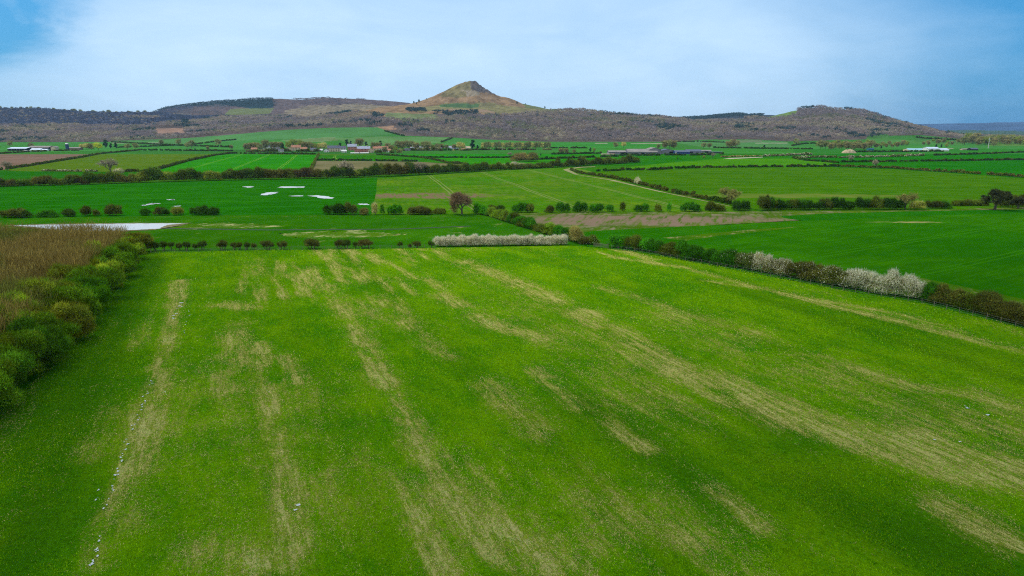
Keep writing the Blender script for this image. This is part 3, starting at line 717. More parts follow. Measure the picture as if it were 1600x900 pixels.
def hedge_lobes(path, H_, W_, cols, r, step=.42, topvar=.18, gap=0.0, endtaper=True):
    """lobes along a world polyline; cols = list of (weight, colour, blossom share)"""
    pts = np.array(path, float); out_ = []
    wts = np.array([c_[0] for c_ in cols], float); wts /= wts.sum(); last = None; keep = 0
    for a, b in zip(pts[:-1], pts[1:]):
        L = np.linalg.norm((b - a)[:2]); n = max(1, int(L / (W_ * step)))
        nrm = np.array([-(b - a)[1], (b - a)[0], 0]) / max(L, 1e-6)
        for i in range(n):
            if keep <= 0: last = cols[r.choice(len(cols), p=wts)]; keep = r.integers(2, 6); hk = 1 + r.normal(0, topvar); gp = r.random() < gap
            keep -= 1
            if gp: continue
            c0 = a + (b - a) * (i + r.random()) / n
            tq = ((i + .5) / n * 2 - 1) if len(pts) == 2 else 0; hh = H_ * max(.45, hk + r.normal(0, .10)) * (1 - .22 * abs(tq) ** 3 if endtaper else 1); tn = np.exp(r.normal(0, .16))
            for zz, rr_ in ((.28, .5), (.55, .48), (.78, .38)):
                rad = W_ * rr_ * r.uniform(.65, 1.2); rz_ = hh * .27 * r.uniform(.85, 1.2)
                off = nrm * r.normal(0, W_ * .12)
                out_.append([c0[0] + off[0], c0[1] + off[1], c0[2] + hh * zz, rad, rz_, *(np.array(last[1]) * tn * np.exp(r.normal(0, .1))), last[2]])
    return out_


def hedge(name, path, H_, W_, cols, label, leaf=None, cover=1.0, group=None, seed=None, cat='hedge', stems=False, step=.42, topvar=.18, gap=0.0, blos=True, mode='mix', zmin=True):
    r = np.random.default_rng(seed if seed is not None else abs(hash_(name + label)) % 99999)
    pts = [p_ if len(p_) == 3 else (*p_, 0) for p_ in path]
    c0 = np.mean(np.array(pts), 0); c0[2] = pts[0][2]; loc = np.array([c0[0], c0[1], c0[2]])
    pl = [tuple(np.array(p_) - loc) for p_ in pts]
    D = math.hypot(c0[0], c0[1]); leaf = leaf or max(.16, D * .0017)
    lb = hedge_lobes(pl, H_, W_, cols, r, step, topvar, gap, cat == 'bush')
    if not lb: lb = hedge_lobes(pl, H_, W_, cols, r, step, topvar, 0)
    ps = [leaf_cloud(lb, leaf, cover * (.8 if mode == 'mix' else 1), r, blos=1.0 if blos else None)]
    if mode == 'mix': ps.append(leaf_cloud(lb, leaf * .8, cover * .45, r, 'twig', blos=.6 if blos else None))
    e = empty(name, loc) if stems else None
    o = obj('foliage' if stems else name, cloud_mesh(name, ps), LEAF, e, None if stems else loc)
    if stems:
        sg = []; A_ = np.array(pl)
        for a, b in zip(A_[:-1], A_[1:]):
            L = np.linalg.norm((b - a)[:2]); n = max(2, int(L / .9))
            for i in range(n):
                c_ = a + (b - a) * (i + r.random()) / n; c_[:2] += r.normal(0, W_ * .13, 2)
                sg.append(prism(c_ - [0, 0, .1], c_ + [r.normal(0, .25), r.normal(0, .25), H_ * .5], .06, .04, 4))
        v_, f_ = join(sg); tag(obj('stems', np_mesh('stems', v_, f_), BARK, e), kind='stuff')
        o = e
    tag(o, label, cat, group); return o


def hash_(s_):
    h_ = 7
    for ch in s_: h_ = (h_ * 131 + ord(ch)) % 1000003
    return h_


GRN = (.035, .115, .010); BGR = (.05, .18, .010); OLV = (.085, .105, .022); BRN = (.088, .084, .027); YGR = (.14, .20, .028)
DRK = (.022, .06, .010); TAN = (.26, .21, .12); PUR = (.10, .075, .065); RED = (.16, .085, .05); PINKB = (.40, .30, .24)

# --- blades and dead stalks of the near sward
gr = np.random.default_rng(77); NB = 620000
by = 40 * (190 / 40) ** gr.random(NB); bx_ = gr.uniform(-.92, .82, NB) * by
keepb = inpoly(bx_, by, NF); bx_, by = bx_[keepb], by[keepb]; NB = len(bx_)
gi = np.clip(((by - gy[0]) / .6).astype(int), 0, GX.shape[0] - 1); gj = np.clip(((bx_ - gx[0]) / .6).astype(int), 0, GX.shape[1] - 1)
bq_ = bx_ * ND[1] - by * ND[0]; br_ = bx_ * ND[0] + by * ND[1]; sb = st[gi, gj] * np.clip(-.4 + 2.9 * (.55 * fbm(bq_, br_ * .16, .9, 3, 71) + .45 * fbm(bx_, by, 1.1, 2, 73)), 0, 1.6); lb_ = np.clip(lush[gi, gj], 0, 1); zb = GZ[gi, gj] + .17
dead = gr.random(NB) < np.clip((sb - .10) * .85 + .004, 0.004, .68)
sc_ = (by / 60) ** .8; an = gr.normal(math.atan2(ND[1], ND[0]), 1.1, NB); el_ = np.where(dead, gr.uniform(.02, .35, NB), gr.uniform(.15, .9, NB))
dv = np.stack([np.cos(an) * np.cos(el_), np.sin(an) * np.cos(el_), np.sin(el_)], 1); sv_ = np.stack([-np.sin(an), np.cos(an), np.zeros(NB)], 1)
Lb = gr.uniform(.06, .15, NB) * sc_ * np.where(dead, 1.25, 1.0); Wb = gr.uniform(.010, .024, NB) * sc_
c0_ = np.stack([bx_, by, zb], 1); c1_ = c0_ + dv * (2 * Lb)[:, None]
Vb = np.stack([c0_, (c0_ + c1_) / 2 + sv_ * Wb[:, None], c1_, (c0_ + c1_) / 2 - sv_ * Wb[:, None]], 1).reshape(-1, 3)
gcolb = np.where((fbm(bx_, by, 6, 3, 72) + gr.normal(0, .12, NB) > .5)[:, None], np.array([.20, .40, .002]), np.array([.095, .29, .002])) * np.exp(gr.normal(0, .28, NB))[:, None] * (1 - .35 * lb_)[:, None]
dcolb = np.array([.50, .42, .12]) * np.exp(gr.normal(0, .30, NB))[:, None]
cb = np.clip(np.where(dead[:, None], dcolb, gcolb), .002, .85)
tag(obj('grass', np_mesh('grass', Vb, np.arange(4 * NB).reshape(-1, 4), np.repeat(cb, 4, 0)), TWIG), 'short green grass with dead straw stalks over the near field', 'grass', None, 'stuff')

# --- row of thorn bushes behind the near field
row = [(243, 392, 12, 14, 0), (256, 392, 14, 15, 0), (268, 391.5, 11, 13, 0), (281, 391.5, 11, 12, 1), (292, 391.5, 14, 14, 0), (304, 391, 10, 11, 0), (317, 391, 15, 15, 0),
       (348, 391, 19, 15, 1), (366, 390.5, 12, 12, 1), (375, 390.5, 11, 12, 1), (386, 390.5, 12, 13, 0), (397, 390.5, 10, 11, 1), (417, 390, 20, 14, 1), (442, 390, 16, 13, 1), (487, 389.5, 27, 16, 1),
       (531, 389, 18, 14, 1), (541, 389, 16, 14, 0), (556, 388.5, 10, 11, 0), (571, 388.5, 25, 14, 2), (625, 388, 10, 10, 0), (641, 388, 8, 7, 1), (651, 388, 14, 11, 1), (674, 388, 10, 12, 0)]
ORD = 'first second third fourth fifth sixth seventh eighth ninth tenth eleventh twelfth thirteenth fourteenth fifteenth sixteenth seventeenth eighteenth nineteenth twentieth twenty-first twenty-second twenty-third twenty-fourth twenty-fifth twenty-sixth twenty-seventh twenty-eighth twenty-ninth thirtieth'.split()


def thorn(u, v, wp, hp, kind, label, name='thorn_bush', group=None, seed=0):
    x, y, z = G(u, v); s_ = y / F / math.cos(TH) * 1.02; R_ = wp * s_ / 2; Hh = hp * s_; r = np.random.default_rng(seed + int(u))
    col_ = [(.05, .075, .018), (.072, .078, .024), (.080, .070, .026)][kind]
    e = empty(name, (x, y, z)); lb = []; sg = []
    ns = 1 + int(R_ > 1.0) + int(R_ > 1.5)
    for i in range(ns):
        sx = (i - (ns - 1) / 2) * R_ * .5; base = np.array([sx * .5 + r.normal(0, .05), r.normal(0, .08), -.05]); fork = base + [sx * .4, r.normal(0, .1), Hh * .34]
        sg.append(prism(base, fork, .13, .09, 6))
        for k_ in range(5):
            a_ = r.random() * 6.28; tp = fork + [math.cos(a_) * R_ * .5, math.sin(a_) * R_ * .45, Hh * r.uniform(.2, .45)]
            sg.append(prism(fork, tp, .06, .03, 4))
    for i in range(int(9 + R_ * 7)):
        a_ = r.random() * 6.28; q_ = math.sqrt(r.random()) * .78
        lb.append([math.cos(a_) * q_ * R_, math.sin(a_) * q_ * R_ * .9, Hh * r.uniform(.42, .84) * (1.05 - .25 * q_), R_ * .30, Hh * .15, *(np.array(col_) * np.exp(r.normal(0, .15)))])
    ps = [leaf_cloud(lb, .20, .45, r), leaf_cloud(lb, .22, .75, r, 'twig')]
    obj('crown', cloud_mesh('crown', ps), LEAF, e); v_, f_ = join(sg); obj('trunk', np_mesh('trunk', v_, f_), BARK, e)
    tag(e, label, 'bush', group); return e


kn = ['dark greenish', 'brown', 'flat-topped reddish brown']
for i, (u, v, wp, hp, kd) in enumerate(row):
    thorn(u, v, wp, hp, kd, f'{kn[kd]} thorn bush, {ORD[i]} from the thicket in the row edging the field', group='sparse row of thorn bushes behind the near field')

# --- white blossoming hedge
x0 = P(681, 386.5); x1 = P(886, 384); hw = [np.array([x0[0], x0[1] + 1.3, 0]), np.array([x1[0], x1[1] + 1.3, 0])]
hedge('blossom_hedge', [hw[0], (hw[0] + hw[1]) / 2, hw[1]], 2.7, 2.4, [(4, (.16, .13, .08), 1.3), (2, (.22, .18, .12), 1.2), (1, (.10, .10, .035), 1.0)], 'trimmed hedge covered in white blossom in the corner of the near field', leaf=.2, cover=1.3, stems=True, topvar=.05)

# --- hedge running down the right side of the near field
base = [(888, 379), (905, 381.5), (930, 384.5), (952, 387), (975, 390), (1000, 393), (1030, 398), (1062, 404), (1095, 410.5), (1125, 416), (1152, 420), (1180, 425), (1230, 434), (1275, 443), (1320, 452), (1380, 462), (1440, 471), (1500, 484), (1600, 511), (1720, 545)]
bp_ = [np.array([*P(*q_), 0.0]) for q_ in base]
bp_ = [q_ + np.array([.7, 1.4, 0]) for q_ in bp_]
secs = [
    (0, 1, 3.0, [(1, OLV, 0), (1, TAN, 0)], 'short olive end of hedge beside the white blossom hedge'),
    (1, 2, 2.4, [(1, BRN, .05), (1, OLV, .05)], 'thin brown bush beside the field gate'),
    (3, 4, 3.2, [(2, BGR, 0), (1, GRN, 0)], 'bright green hawthorn just past the field gate'),
    (4, 5, 3.0, [(2, OLV, 0), (1, BRN, 0)], 'brownish olive hawthorn, second bush past the field gate'),
    (5, 6, 3.2, [(1, GRN, 0), (1, BGR, .02)], 'mid green hawthorn, third bush past the field gate'),
    (6, 7, 3.4, [(1, GRN, .0), (1, OLV, 0)], 'green and olive hawthorn, fourth bush past the field gate'),
    (7, 8, 3.6, [(1, OLV, .03), (1, GRN, 0)], 'tallest olive hawthorn in the green stretch of the long hedge'),
    (8, 9, 3.2, [(2, GRN, 0), (1, DRK, 0)], 'dark green hawthorn two bushes before the pink blossom'),
    (9, 10, 3.4, [(1, GRN, .03), (1, OLV, .02)], 'green hawthorn touching the pinkish blossom'),
    (10, 12, 3.5, [(3, (.17, .14, .075), .85), (2, (.12, .11, .04), .45), (1, (.08, .10, .03), .15)], 'stretch of hedge in pinkish white blossom'),
    (12, 14, 3.4, [(2, (.105, .11, .032), .2), (1, BRN, .08), (1, OLV, .1)], 'olive brown stretch of hedge between two blossoming stretches'),
    (14, 16, 3.5, [(4, (.12, .14, .05), .95), (2, (.10, .12, .04), .55), (1, (.07, .11, .02), .2)], 'long stretch of hedge thick with white blossom'),
    (16, 17, 3.1, [(2, BRN, 0), (2, OLV, .02), (1, GRN, 0)], 'dull brown stretch of hedge after the white blossom'),
    (17, 19, 2.9, [(2, BRN, 0), (2, (.08, .082, .026), 0), (3, OLV, 0)], 'bare dark brown hedge along the near field, past all the blossom')]
for a, b, h_, cs, lb in secs:
    pk = 'pinkish' in lb
    hedge('hawthorn_hedge' if b - a > 1 or 'stretch' in lb else 'hawthorn_bush', bp_[a:b + 1], h_ * 1.12, 3.5, cs, lb, leaf=.22, cover=1.15, stems=True, group='hedge down the side of the near field', topvar=.07 if a >= 10 else .12, cat='hedge' if 'hedge' in lb or 'stretch' in lb else 'bush')

# --- hedge from the lone tree down to the field corner
dg = [(742, 334), (765, 337.5), (792, 346), (815, 354), (843, 362), (868, 370), (893, 377)]
dp = [np.array([*P(*q_), 0.0]) + [0, 1.0, 0] for q_ in dg]
for i, (cs, lb, h_) in enumerate([([(2, BGR, 0), (1, OLV, 0)], 'bright green bush at the foot of the lone field tree', 3.0), ([(1, YGR, 0), (1, OLV, 0)], 'yellow-green bush, second below the lone field tree', 2.8),
                                  ([(1, OLV, 0), (1, GRN, 0)], 'olive bush, third below the lone field tree', 3.2), ([(2, GRN, 0), (1, OLV, 0)], 'rounded green bush, fourth below the lone field tree', 3.0),
                                  ([(1, OLV, 0), (1, YGR, 0)], 'yellowish olive bush above the white blossom hedge', 2.7), ([(2, BGR, 0), (1, GRN, 0)], 'bright green bush over the end of the white blossom hedge', 3.3)]):
    hedge('hedge_bush', dp[i:i + 2], h_, 3.0, cs, lb, leaf=.3, cover=1.1, stems=True, group='bushes in the slanting hedge below the lone tree', cat='bush')

# --- row of clumps across the middle of the plain
clumps = [(-40, -8, 342, 13, 'b'), (0, 45, 341, 14, 'b'), (55, 87, 340, 10, 'g'), (98, 118, 339, 12, 'b'), (121, 142, 338, 15, 'b'), (145, 158, 338, 10, 'b'), (163, 190, 337.5, 16, 'b'), (217, 235, 337, 11, 'g'), (236, 262, 337, 14, 'd'), (263, 282, 337, 13, 'y'),
          (296, 343, 336.5, 14, 'd'), (506, 556, 336, 16, 'd'), (557, 577, 336.5, 13, 't'), (579, 592, 336, 19, 't'), (593, 603, 335.5, 17, 'G'), (604, 631, 336, 14, 'G'), (633, 677, 336, 12, 'p'), (680, 700, 335, 9, 'y'),
          (763, 790, 334, 14, 'b'), (800, 837, 332.5, 13, 'g'), (850, 869, 332.5, 10, 'b'), (870, 890, 332, 13, 'g'), (894, 918, 332, 13, 'g'), (919, 946, 332, 13, 'G'), (950, 966, 331.5, 16, 'g'), (967, 979, 331.5, 12, 'o'),
          (995, 1017, 331.5, 13, 'g'), (1021, 1036, 331.5, 11, 'o'), (1041, 1053, 331.5, 14, 'G'), (1065, 1099, 331, 13, 'g'), (1100, 1136, 330.5, 12, 'o'), (1143, 1173, 330, 16, 'd'), (1187, 1214, 329.5, 21, 'd')]
CC = {'b': [(2, (.066, .075, .020), 0), (1, (.04, .075, .014), 0)], 'g': [(1, GRN, 0), (1, OLV, 0)], 'd': [(2, (.03, .075, .012), 0), (1, (.06, .07, .02), 0)], 'y': [(1, (.14, .15, .035), 0), (1, OLV, 0)], 't': [(1, TAN, .1), (1, (.17, .15, .07), 0)],
      'G': [(1, BGR, 0), (1, GRN, 0)], 'p': [(1, (.085, .088, .034), 0), (1, OLV, 0)], 'o': [(2, OLV, 0), (1, BRN, 0)]}
CW = {'b': 'dark brown', 'g': 'green', 'd': 'dark green', 'y': 'pale yellow-green', 't': 'tan', 'G': 'bright green', 'p': 'dull brown', 'o': 'olive brown'}
for i, (a, b, v, h_, k_) in enumerate(clumps):
    A, B = G(a + 3, v), G(b - 3, v); s_ = A[1] / F; wd = min(3.4, (b - a) * s_ * .8)
    if i < 18: lb = f'{CW[k_]} clump, {ORD[i]} from the scrub side in the gappy row behind the pond'
    else: lb = f'{CW[k_]} clump, {ORD[i - 18]} past the lone budding tree along the weedy strip'
    hedge('bush', [(A[0], A[1] + 1.3, 0), (B[0], B[1] + 1.3, 0)], h_ * s_ * .92, wd, CC[k_], lb, leaf=.38, cover=1.25, cat='bush', stems=(h_ > 12), group='clumps in the row across the plain', topvar=.07)
for i, (a, b, v, h_, k_) in enumerate([(1196, 1262, 328.5, 14, 'd'), (1263, 1335, 328, 14, 'd'), (1338, 1412, 327.5, 15, 'd'), (1449, 1486, 326, 12, 'd'), (1488, 1542, 322, 9, 'g'), (1560, 1640, 324, 15, 'b')]):
    A, B = G(a, v), G(b, v); s_ = A[1] / F
    hedge('dark_hedge', [(A[0], A[1] + 1.4, 0), (B[0], B[1] + 1.4, 0)], h_ * s_ * .95, 3.4, CC[k_] + [(1, OLV, 0)], ['dark green hedge beginning at the end of the clumps, edging the yellow-green crop', 'middle length of dark green hedge before the small bare tree', 'dark hedge beneath the small bare tree and pale bush', 'short dark hedge between the pale bush and the big dark tree', 'low hedge leading up to the big dark tree', 'tall brown scrub hedge behind the big dark tree'][i],
          leaf=.38, cover=1.2, stems=True, topvar=.1, group='dark hedge edging the yellow-green crop')
hedge('bush', [G(1424, 327), G(1442, 326.5)], 3.2, 3.2, [(1, (.26, .26, .07), .1)], 'pale yellow budding bush beside the small bare tree', leaf=.35, cover=1.2, cat='bush', stems=True)

# --- streamside belt of tall bushes
bl = [(-60, 293), (0, 292), (50, 290.5), (100, 289.5), (150, 288), (200, 286), (250, 284.5), (300, 283), (350, 282), (400, 281), (450, 280), (500, 279), (550, 277.5), (600, 276), (650, 273.5), (700, 271), (760, 267.5)]
for i in range(len(bl) - 1):
    A, B = G(*bl[i]), G(*bl[i + 1]); s_ = A[1] / F
    hh = [9, 9, 10, 14, 14, 15, 15, 13, 14, 14, 14, 15, 16, 15, 13, 12][i] * s_
    hedge('streamside_thicket', [(A[0], A[1] + 2.5, 0), (B[0], B[1] + 2.5, 0)], hh, 6.0, [(3, (.075, .095, .020), 0), (2, (.095, .085, .030), 0), (2, (.06, .095, .018), 0), (1, (.15, .17, .04), 0), (1, (.10, .07, .045), .0)],
          f'{ORD[i]} stretch of the tall olive thicket along the stream, counted towards the hill', leaf=.62, cover=1.1, topvar=.17, group='tall thicket lining the stream', step=.33, cat='thicket')
bl2 = [(760, 267, 10), (800, 265, 7), (835, 263.5, 0), (868, 261.5, 11), (898, 260.5, 11), (918, 258.5, 9), (942, 257.5, 9), (975, 255.5, 8), (998, 253.5, 0)]
for i, w_ in enumerate(['low purplish scrub', 'low dark scrub', None, 'big rounded olive bush', 'second rounded olive bush', 'third rounded bush', 'brownish bush', 'last small bush']):
    if not w_: w_ = 'thin olive scrub'
    A, B = G(*bl2[i][:2]), G(*bl2[i + 1][:2]); s_ = A[1] / F
    hedge('streamside_bush', [(A[0], A[1] + 2, 0), (B[0], B[1] + 2, 0)], max(8, bl2[i][2]) * s_, 5.5, CC['p'] if i < 2 else [(1, OLV, 0), (1, (.07, .09, .02), 0)], f'{w_} where the stream thicket thins out towards the grey sheds', leaf=.7, cover=1.1, group='bushes beyond the stream thicket', cat='bush', blos=True)
hedge('blossom_bush', [G(783, 263), G(822, 260)], 3.4, 4.5, [(1, (.2, .17, .1), .6)], 'white blossoming bush above the end of the stream thicket', leaf=.6, cover=1.2, cat='bush')
hedge('scrub', [G(806, 253), G(836, 252)], 8, 12, [(1, (.17, .12, .08), 0), (1, (.14, .12, .06), 0)], 'pinkish brown bare scrub among bright green crops', leaf=.9, cover=1.1, cat='scrub')
hedge('blossom_bush', [G(181, 273), G(190, 272)], 3.4, 4, [(1, (.3, .26, .16), .5)], 'small cream bush beside the tree in the pale field', leaf=.5, cover=1.2, cat='bush')

# --- thin field hedges
FH = [
    ([(892, 266), (905, 271), (925, 274), (960, 279.5), (995, 287), (1030, 296)], 2.2, 2.2, 'b', 'clipped brown hedge running from the track to the white bush'),
    ([(1030, 296), (1065, 304), (1100, 311), (1140, 319)], 2.4, 2.4, 'b', 'clipped brown hedge running from the white bush to the bare tree'),
    ([(932, 268), (954, 267.5), (976, 266.6)], 2.6, 2.4, 'd', 'gappy dark hedge starting the top edge of the yellow-green crop'),
    ([(978, 266.6), (1020, 266), (1050, 263.8), (1095, 262.8)], 2.4, 2.4, 'd', 'dark hedge, second length along the top of the yellow-green crop'),
    ([(1098, 262.6), (1141, 262), (1200, 261.6)], 2.6, 2.4, 'd', 'dark hedge, third length along the top of the yellow-green crop'),
    ([(1203, 261.6), (1262, 261.2), (1312, 260.8)], 2.6, 2.4, 'd', 'dark hedge, last length along the top of the yellow-green crop'),
    ([(1314, 260.7), (1394, 263.5), (1459, 268), (1530, 272.5), (1600, 277.5), (1700, 286)], 2.4, 2.2, 'o', 'long brown hedge slanting below the darkest green crops'),
    ([(1300, 254), (1384, 253), (1480, 252), (1585, 250.4), (1660, 249.5)], 2.6, 2.2, 'd', 'straight dark hedge between the two darkest green crops'),
    ([(1459, 243.3), (1520, 241.5), (1600, 238.8), (1680, 237)], 2.6, 2.2, 'd', 'thin dark hedge rising past the white farm buildings'),
    ([(1239, 247.5), (1258, 251), (1310, 255)], 2.6, 2.2, 'd', 'dark slanting hedge below the creamy blossom'),
    ([(-60, 268), (0, 266), (17, 263.5), (47, 259.5), (88, 252.5)], 2.4, 2.2, 'b', 'brown hedge along the near half of the ploughed field'),
    ([(88, 252.5), (130, 246), (155, 241), (189, 237.5), (218, 235)], 2.6, 2.2, 'b', 'brown hedge along the far half of the ploughed field'),
    ([(-60, 243), (0, 240.5), (34, 238.2), (73, 236.7), (120, 236)], 2.6, 2.2, 'b', 'dark hedge between ploughed field and dairy sheds'),
    ([(66, 267.5), (110, 268), (152, 268.5)], 1.9, 2.2, 'w', 'low hedge dotted with blossom below the pale green field'),
    ([(190, 269), (236, 269), (246, 265), (262, 261)], 2.6, 2.4, 'b', 'brown hedge by the tree of the pale green field'),
    ([(262, 261), (294, 252), (336, 243), (360, 240)], 2.6, 2.3, 'b', 'brown hedge between pale field and tramlined crop'),
    ([(360, 240.2), (420, 240.8), (493, 241.6)], 2.8, 2.3, 'd', 'dark hedge along the top of the tramlined crop'),
    ([(220, 235.2), (300, 236), (361, 236.5)], 2.8, 2.2, 'd', 'dark hedge along the top of the pale green field'),
    ([(172, 222.5), (220, 225), (270, 227.6), (361, 230.6)], 3, 2.6, 'd', 'long thin hedge below the woods above the pale field'),
    ([(181, 231), (230, 229.5), (270, 228)], 3, 2.6, 'd', 'thin hedge joining at a slant above the pale field'),
    ([(294, 227), (333, 222), (368, 219)], 3, 2.6, 'b', 'hedge climbing the green slope towards the woods'),
    ([(498, 241.8), (492, 253), (486, 266)], 2.4, 2.4, 'o', 'brown hedge closing the end of the tramlined crop'),
    ([(494, 251), (560, 251.3), (652, 252.8)], 2.4, 2.2, 'd', 'low dark hedge along the top of the stubble field'),
    ([(588, 241.8), (655, 246.2), (720, 246.8), (790, 246.9)], 2.2, 2.0, 'd', 'thin hedge between two bright crops beyond the village'),
    ([(655, 246.4), (672, 248.5), (699, 255), (732, 257.5)], 2.2, 2.2, 'b', 'curving brown hedge between stubble and bright crop'),
    ([(631, 235.8), (700, 235.3), (790, 234.8)], 3, 2.4, 'd', 'dark garden hedge at the foot of the village trees'),
    ([(689, 223), (698, 219.5), (707, 216)], 3, 2.8, 'b', 'short hedge climbing the slope behind the village'),
    ([(601, 206), (615, 209.5), (632, 213.2)], 4, 3, 'd', 'scrubby hedge between green slope and woods'),
    ([(790, 246.5), (806, 246)], 2.4, 2.4, 'd', 'short hedge by the lone thorn in the bright crop'),
    ([(837, 250), (900, 247.5), (966, 245)], 3.0, 2.6, 'd', 'bushy hedge across the pasture before the sheds'),
    ([(861, 232), (918, 232)], 3, 2.4, 'd', 'thin hedge below the bright strip by the woods'),
    ([(861, 241.6), (900, 241), (940, 240)], 3, 2.6, 'd', 'dark hedge approaching the end of the grey sheds'),
    ([(968, 243.6), (1000, 243.6), (1032, 243.4)], 3.2, 2.6, 'd', 'hedge before the biggest grey shed'),
    ([(1038, 243.2), (1080, 243), (1116, 242.6)], 3.2, 2.6, 'd', 'hedge before the blue-walled shed'),
    ([(1050, 222), (1090, 221.8), (1133, 223)], 3, 2.6, 'd', 'thin hedge across the slope beneath the woods'),
    ([(1116, 231.5), (1175, 232.6), (1273, 233.5)], 3, 2.4, 'd', 'long thin hedge beyond the creamy blossom'),
    ([(1126, 246), (1160, 245), (1190, 244.4)], 2, 2.6, 't', 'straw-coloured rough bank in the pasture'),
    ([(1192, 245), (1230, 243.5), (1268, 242)], 3.2, 2.8, 'w', 'hedge in creamy blossom beyond the straw bank'),
    ([(1254, 247), (1280, 246.6), (1308, 246.6)], 3.6, 3, 'w', 'brightest blossoming hedge among the dark crops'),
    ([(1310, 247), (1370, 246), (1444, 243.6)], 3, 2.6, 'w', 'blossom-flecked hedge below the white farm buildings'),
    ([(1239, 228), (1258, 225), (1310, 224)], 3, 2.6, 'd', 'dark hedge bordering the high green slope'),
    ([(1330, 238.3), (1420, 237.5), (1480, 237.2)], 3, 2.4, 'd', 'dark hedge at the foot of the white farm buildings'),
    ([(1245, 249), (1262, 246.8)], 3.2, 3, 'w', 'cream bush at the joint of three hedges'),
    ([(1130, 241.4), (1125, 241)], 3, 3, 'd', 'short dark hedge at the end of the blue-walled shed'),
    ([(1432, 215.3), (1450, 217.5), (1500, 219.5)], 5, 4, 'd', 'dark shelter hedge on the green slope above the white farm'),
]
CC['w'] = [(1, (.12, .12, .05), .5), (1, (.09, .11, .03), .12)]
for pth, h_, w_, k_, lb in FH:
    pp = [G(*q_) for q_ in pth]
    hedge('field_hedge', pp, h_ * .8, w_ * .85, CC[k_], lb, leaf=max(.35, pp[0][1] * .0011), cover=1.3, topvar=.2, gap=.08, group='thin hedges dividing the distant fields', mode='leaf')
o = hedge('blossom_bush', [G(995, 287), G(998, 288)], 3, 2.5, [(1, (.3, .28, .2), .8)], 'small white bush half way along the clipped brown hedge', leaf=.4, cover=1.3, cat='bush')
# pale verge and track
field('dirt_track', [(880, 264.8), (905, 261.0), (930, 260.2), (930, 260.9), (908, 261.9), (888, 265), (905, 273.6), (960, 281.7), (1030, 298.6), (1140, 321.9), (1140, 322.5), (1025, 298.9), (950, 281.2), (898, 272.8), (882, 266.4)], ground_mat('dry_verge', (.20, .22, .06), (.30, .27, .12), straw=(.42, .35, .2), straw_lo=.4, straw_hi=.6))
field('sandy_strip', [(1130, 247.3), (1192, 245.2), (1192, 246), (1140, 248.6)], plain_mat('sand', (.45, .38, .24)))

# --- bare field trees
oak = bare_tree(11, 9.0, .62, 5, (.16, .10, .055), .30, 5, .045, bud=(.32, .22, .09))
ash = bare_tree(23, 7.0, .58, 5, (.21, .19, .055), .22, 3, .033, bud=(.27, .25, .06))
drk = bare_tree(35, 8.0, .62, 5, (.045, .05, .018), .38, 8, .06, bud=(.05, .065, .02))
thin = bare_tree(47, 9.0, .55, 4, (.22, .18, .12), .25, 4, .07)


def put(tm, u, v, hpx, name, label, group=None, rz=None, wide=1.0, H0=None):
    x, y, z = G(u, v); H0 = H0 or {id(oak): 9.0, id(ash): 7.0, id(drk): 8.0, id(thin): 9.0}.get(id(tm), 8.0)
    s_ = hpx * y / F / H0
    return tree_at(name, tm, (x, y, z), rz if rz is not None else (u * 1.7) % 6.28, (s_ * wide, s_ * wide, s_), label, group=group)


put(oak, 722, 335, 39, 'budding_tree', 'large bare tree with reddish brown buds standing where the hedges meet')
put(ash, 1141, 319, 28, 'bare_tree', 'golden brown bare tree at the end of the clipped hedge', wide=1.25)
put(ash, 1414, 327, 29, 'bare_tree', 'small golden bare tree growing out of the dark hedge', rz=2.0, wide=1.1)
put(drk, 1554, 328, 35, 'dark_tree', 'big dark leafing tree at the end of the dark hedge', wide=1.2)
put(thin, 173, 270, 24, 'bare_tree', 'round bare tree standing in the pale green field', wide=1.25)
put(thin, 12, 266, 16, 'bare_tree', 'bare tree at the corner of the ploughed field')
put(thin, 547, 277, 28, 'bare_tree', 'tall grey bare tree rising from the stream thicket', wide=1.3)
put(thin, 655, 273, 22, 'bare_tree', 'brownish bare tree rising from the stream thicket before the stubble field', wide=1.1)
put(thin, 1330, 253, 9, 'bare_tree', 'faint bare tree on the hedge left of the dark crops'.replace('left of', 'beside'))
put(thin, 1370, 263, 15, 'bare_tree', 'faint bare tree on the long slanting brown hedge')
put(thin, 1113, 247, 9, 'bare_tree', 'small dark bare tree below the end of the sheds')
put(thin, 17 + 780, 246, 9, 'bare_tree', 'lone thorn tree in the bright crop beyond the village')
put(drk, 1590, 326, 20, 'dark_tree', 'brown scrubby tree beside the big dark tree', wide=1.2)

# lobed small trees for the far countryside
def lobed(seed, Ht, W_, col_, leaf, cover=.9, twig=.5, conic=False, zlo=.30):
    r = np.random.default_rng(seed); lb = []
    for i in range(26):
        a_ = r.random() * 6.28; q_ = math.sqrt(r.random()) * .72; zz = r.uniform(zlo, .88)
        wr = (1 - zz) * 1.5 if conic else math.sqrt(max(.1, 1 - ((zz - .55) / .5) ** 2))
        lb.append([math.cos(a_) * q_ * W_ / 2 * wr, math.sin(a_) * q_ * W_ / 2 * wr, Ht * (zz if not conic else r.uniform(.1, .9) if i % 2 else zz), W_ * .19 * (wr * .6 + .4), Ht * .13, *(np.array(col_) * np.exp(r.normal(0, .2)))])
    ps = [leaf_cloud(lb, leaf, cover, r)] + ([leaf_cloud(lb, leaf, twig, r, 'twig')] if twig else [])
    sg = [prism((0, 0, -.2), (0, 0, Ht * .5), Ht * .03, Ht * .018, 6)]
    for k_ in range(5):
        a_ = k_ * 1.3; sg.append(prism((0, 0, Ht * .25), (math.cos(a_) * W_ * .25, math.sin(a_) * W_ * .25, Ht * .6), Ht * .014, Ht * .007, 4))
    v_, f_ = join(sg)
    return (np_mesh('trunk', v_, f_), cloud_mesh('crown', ps))


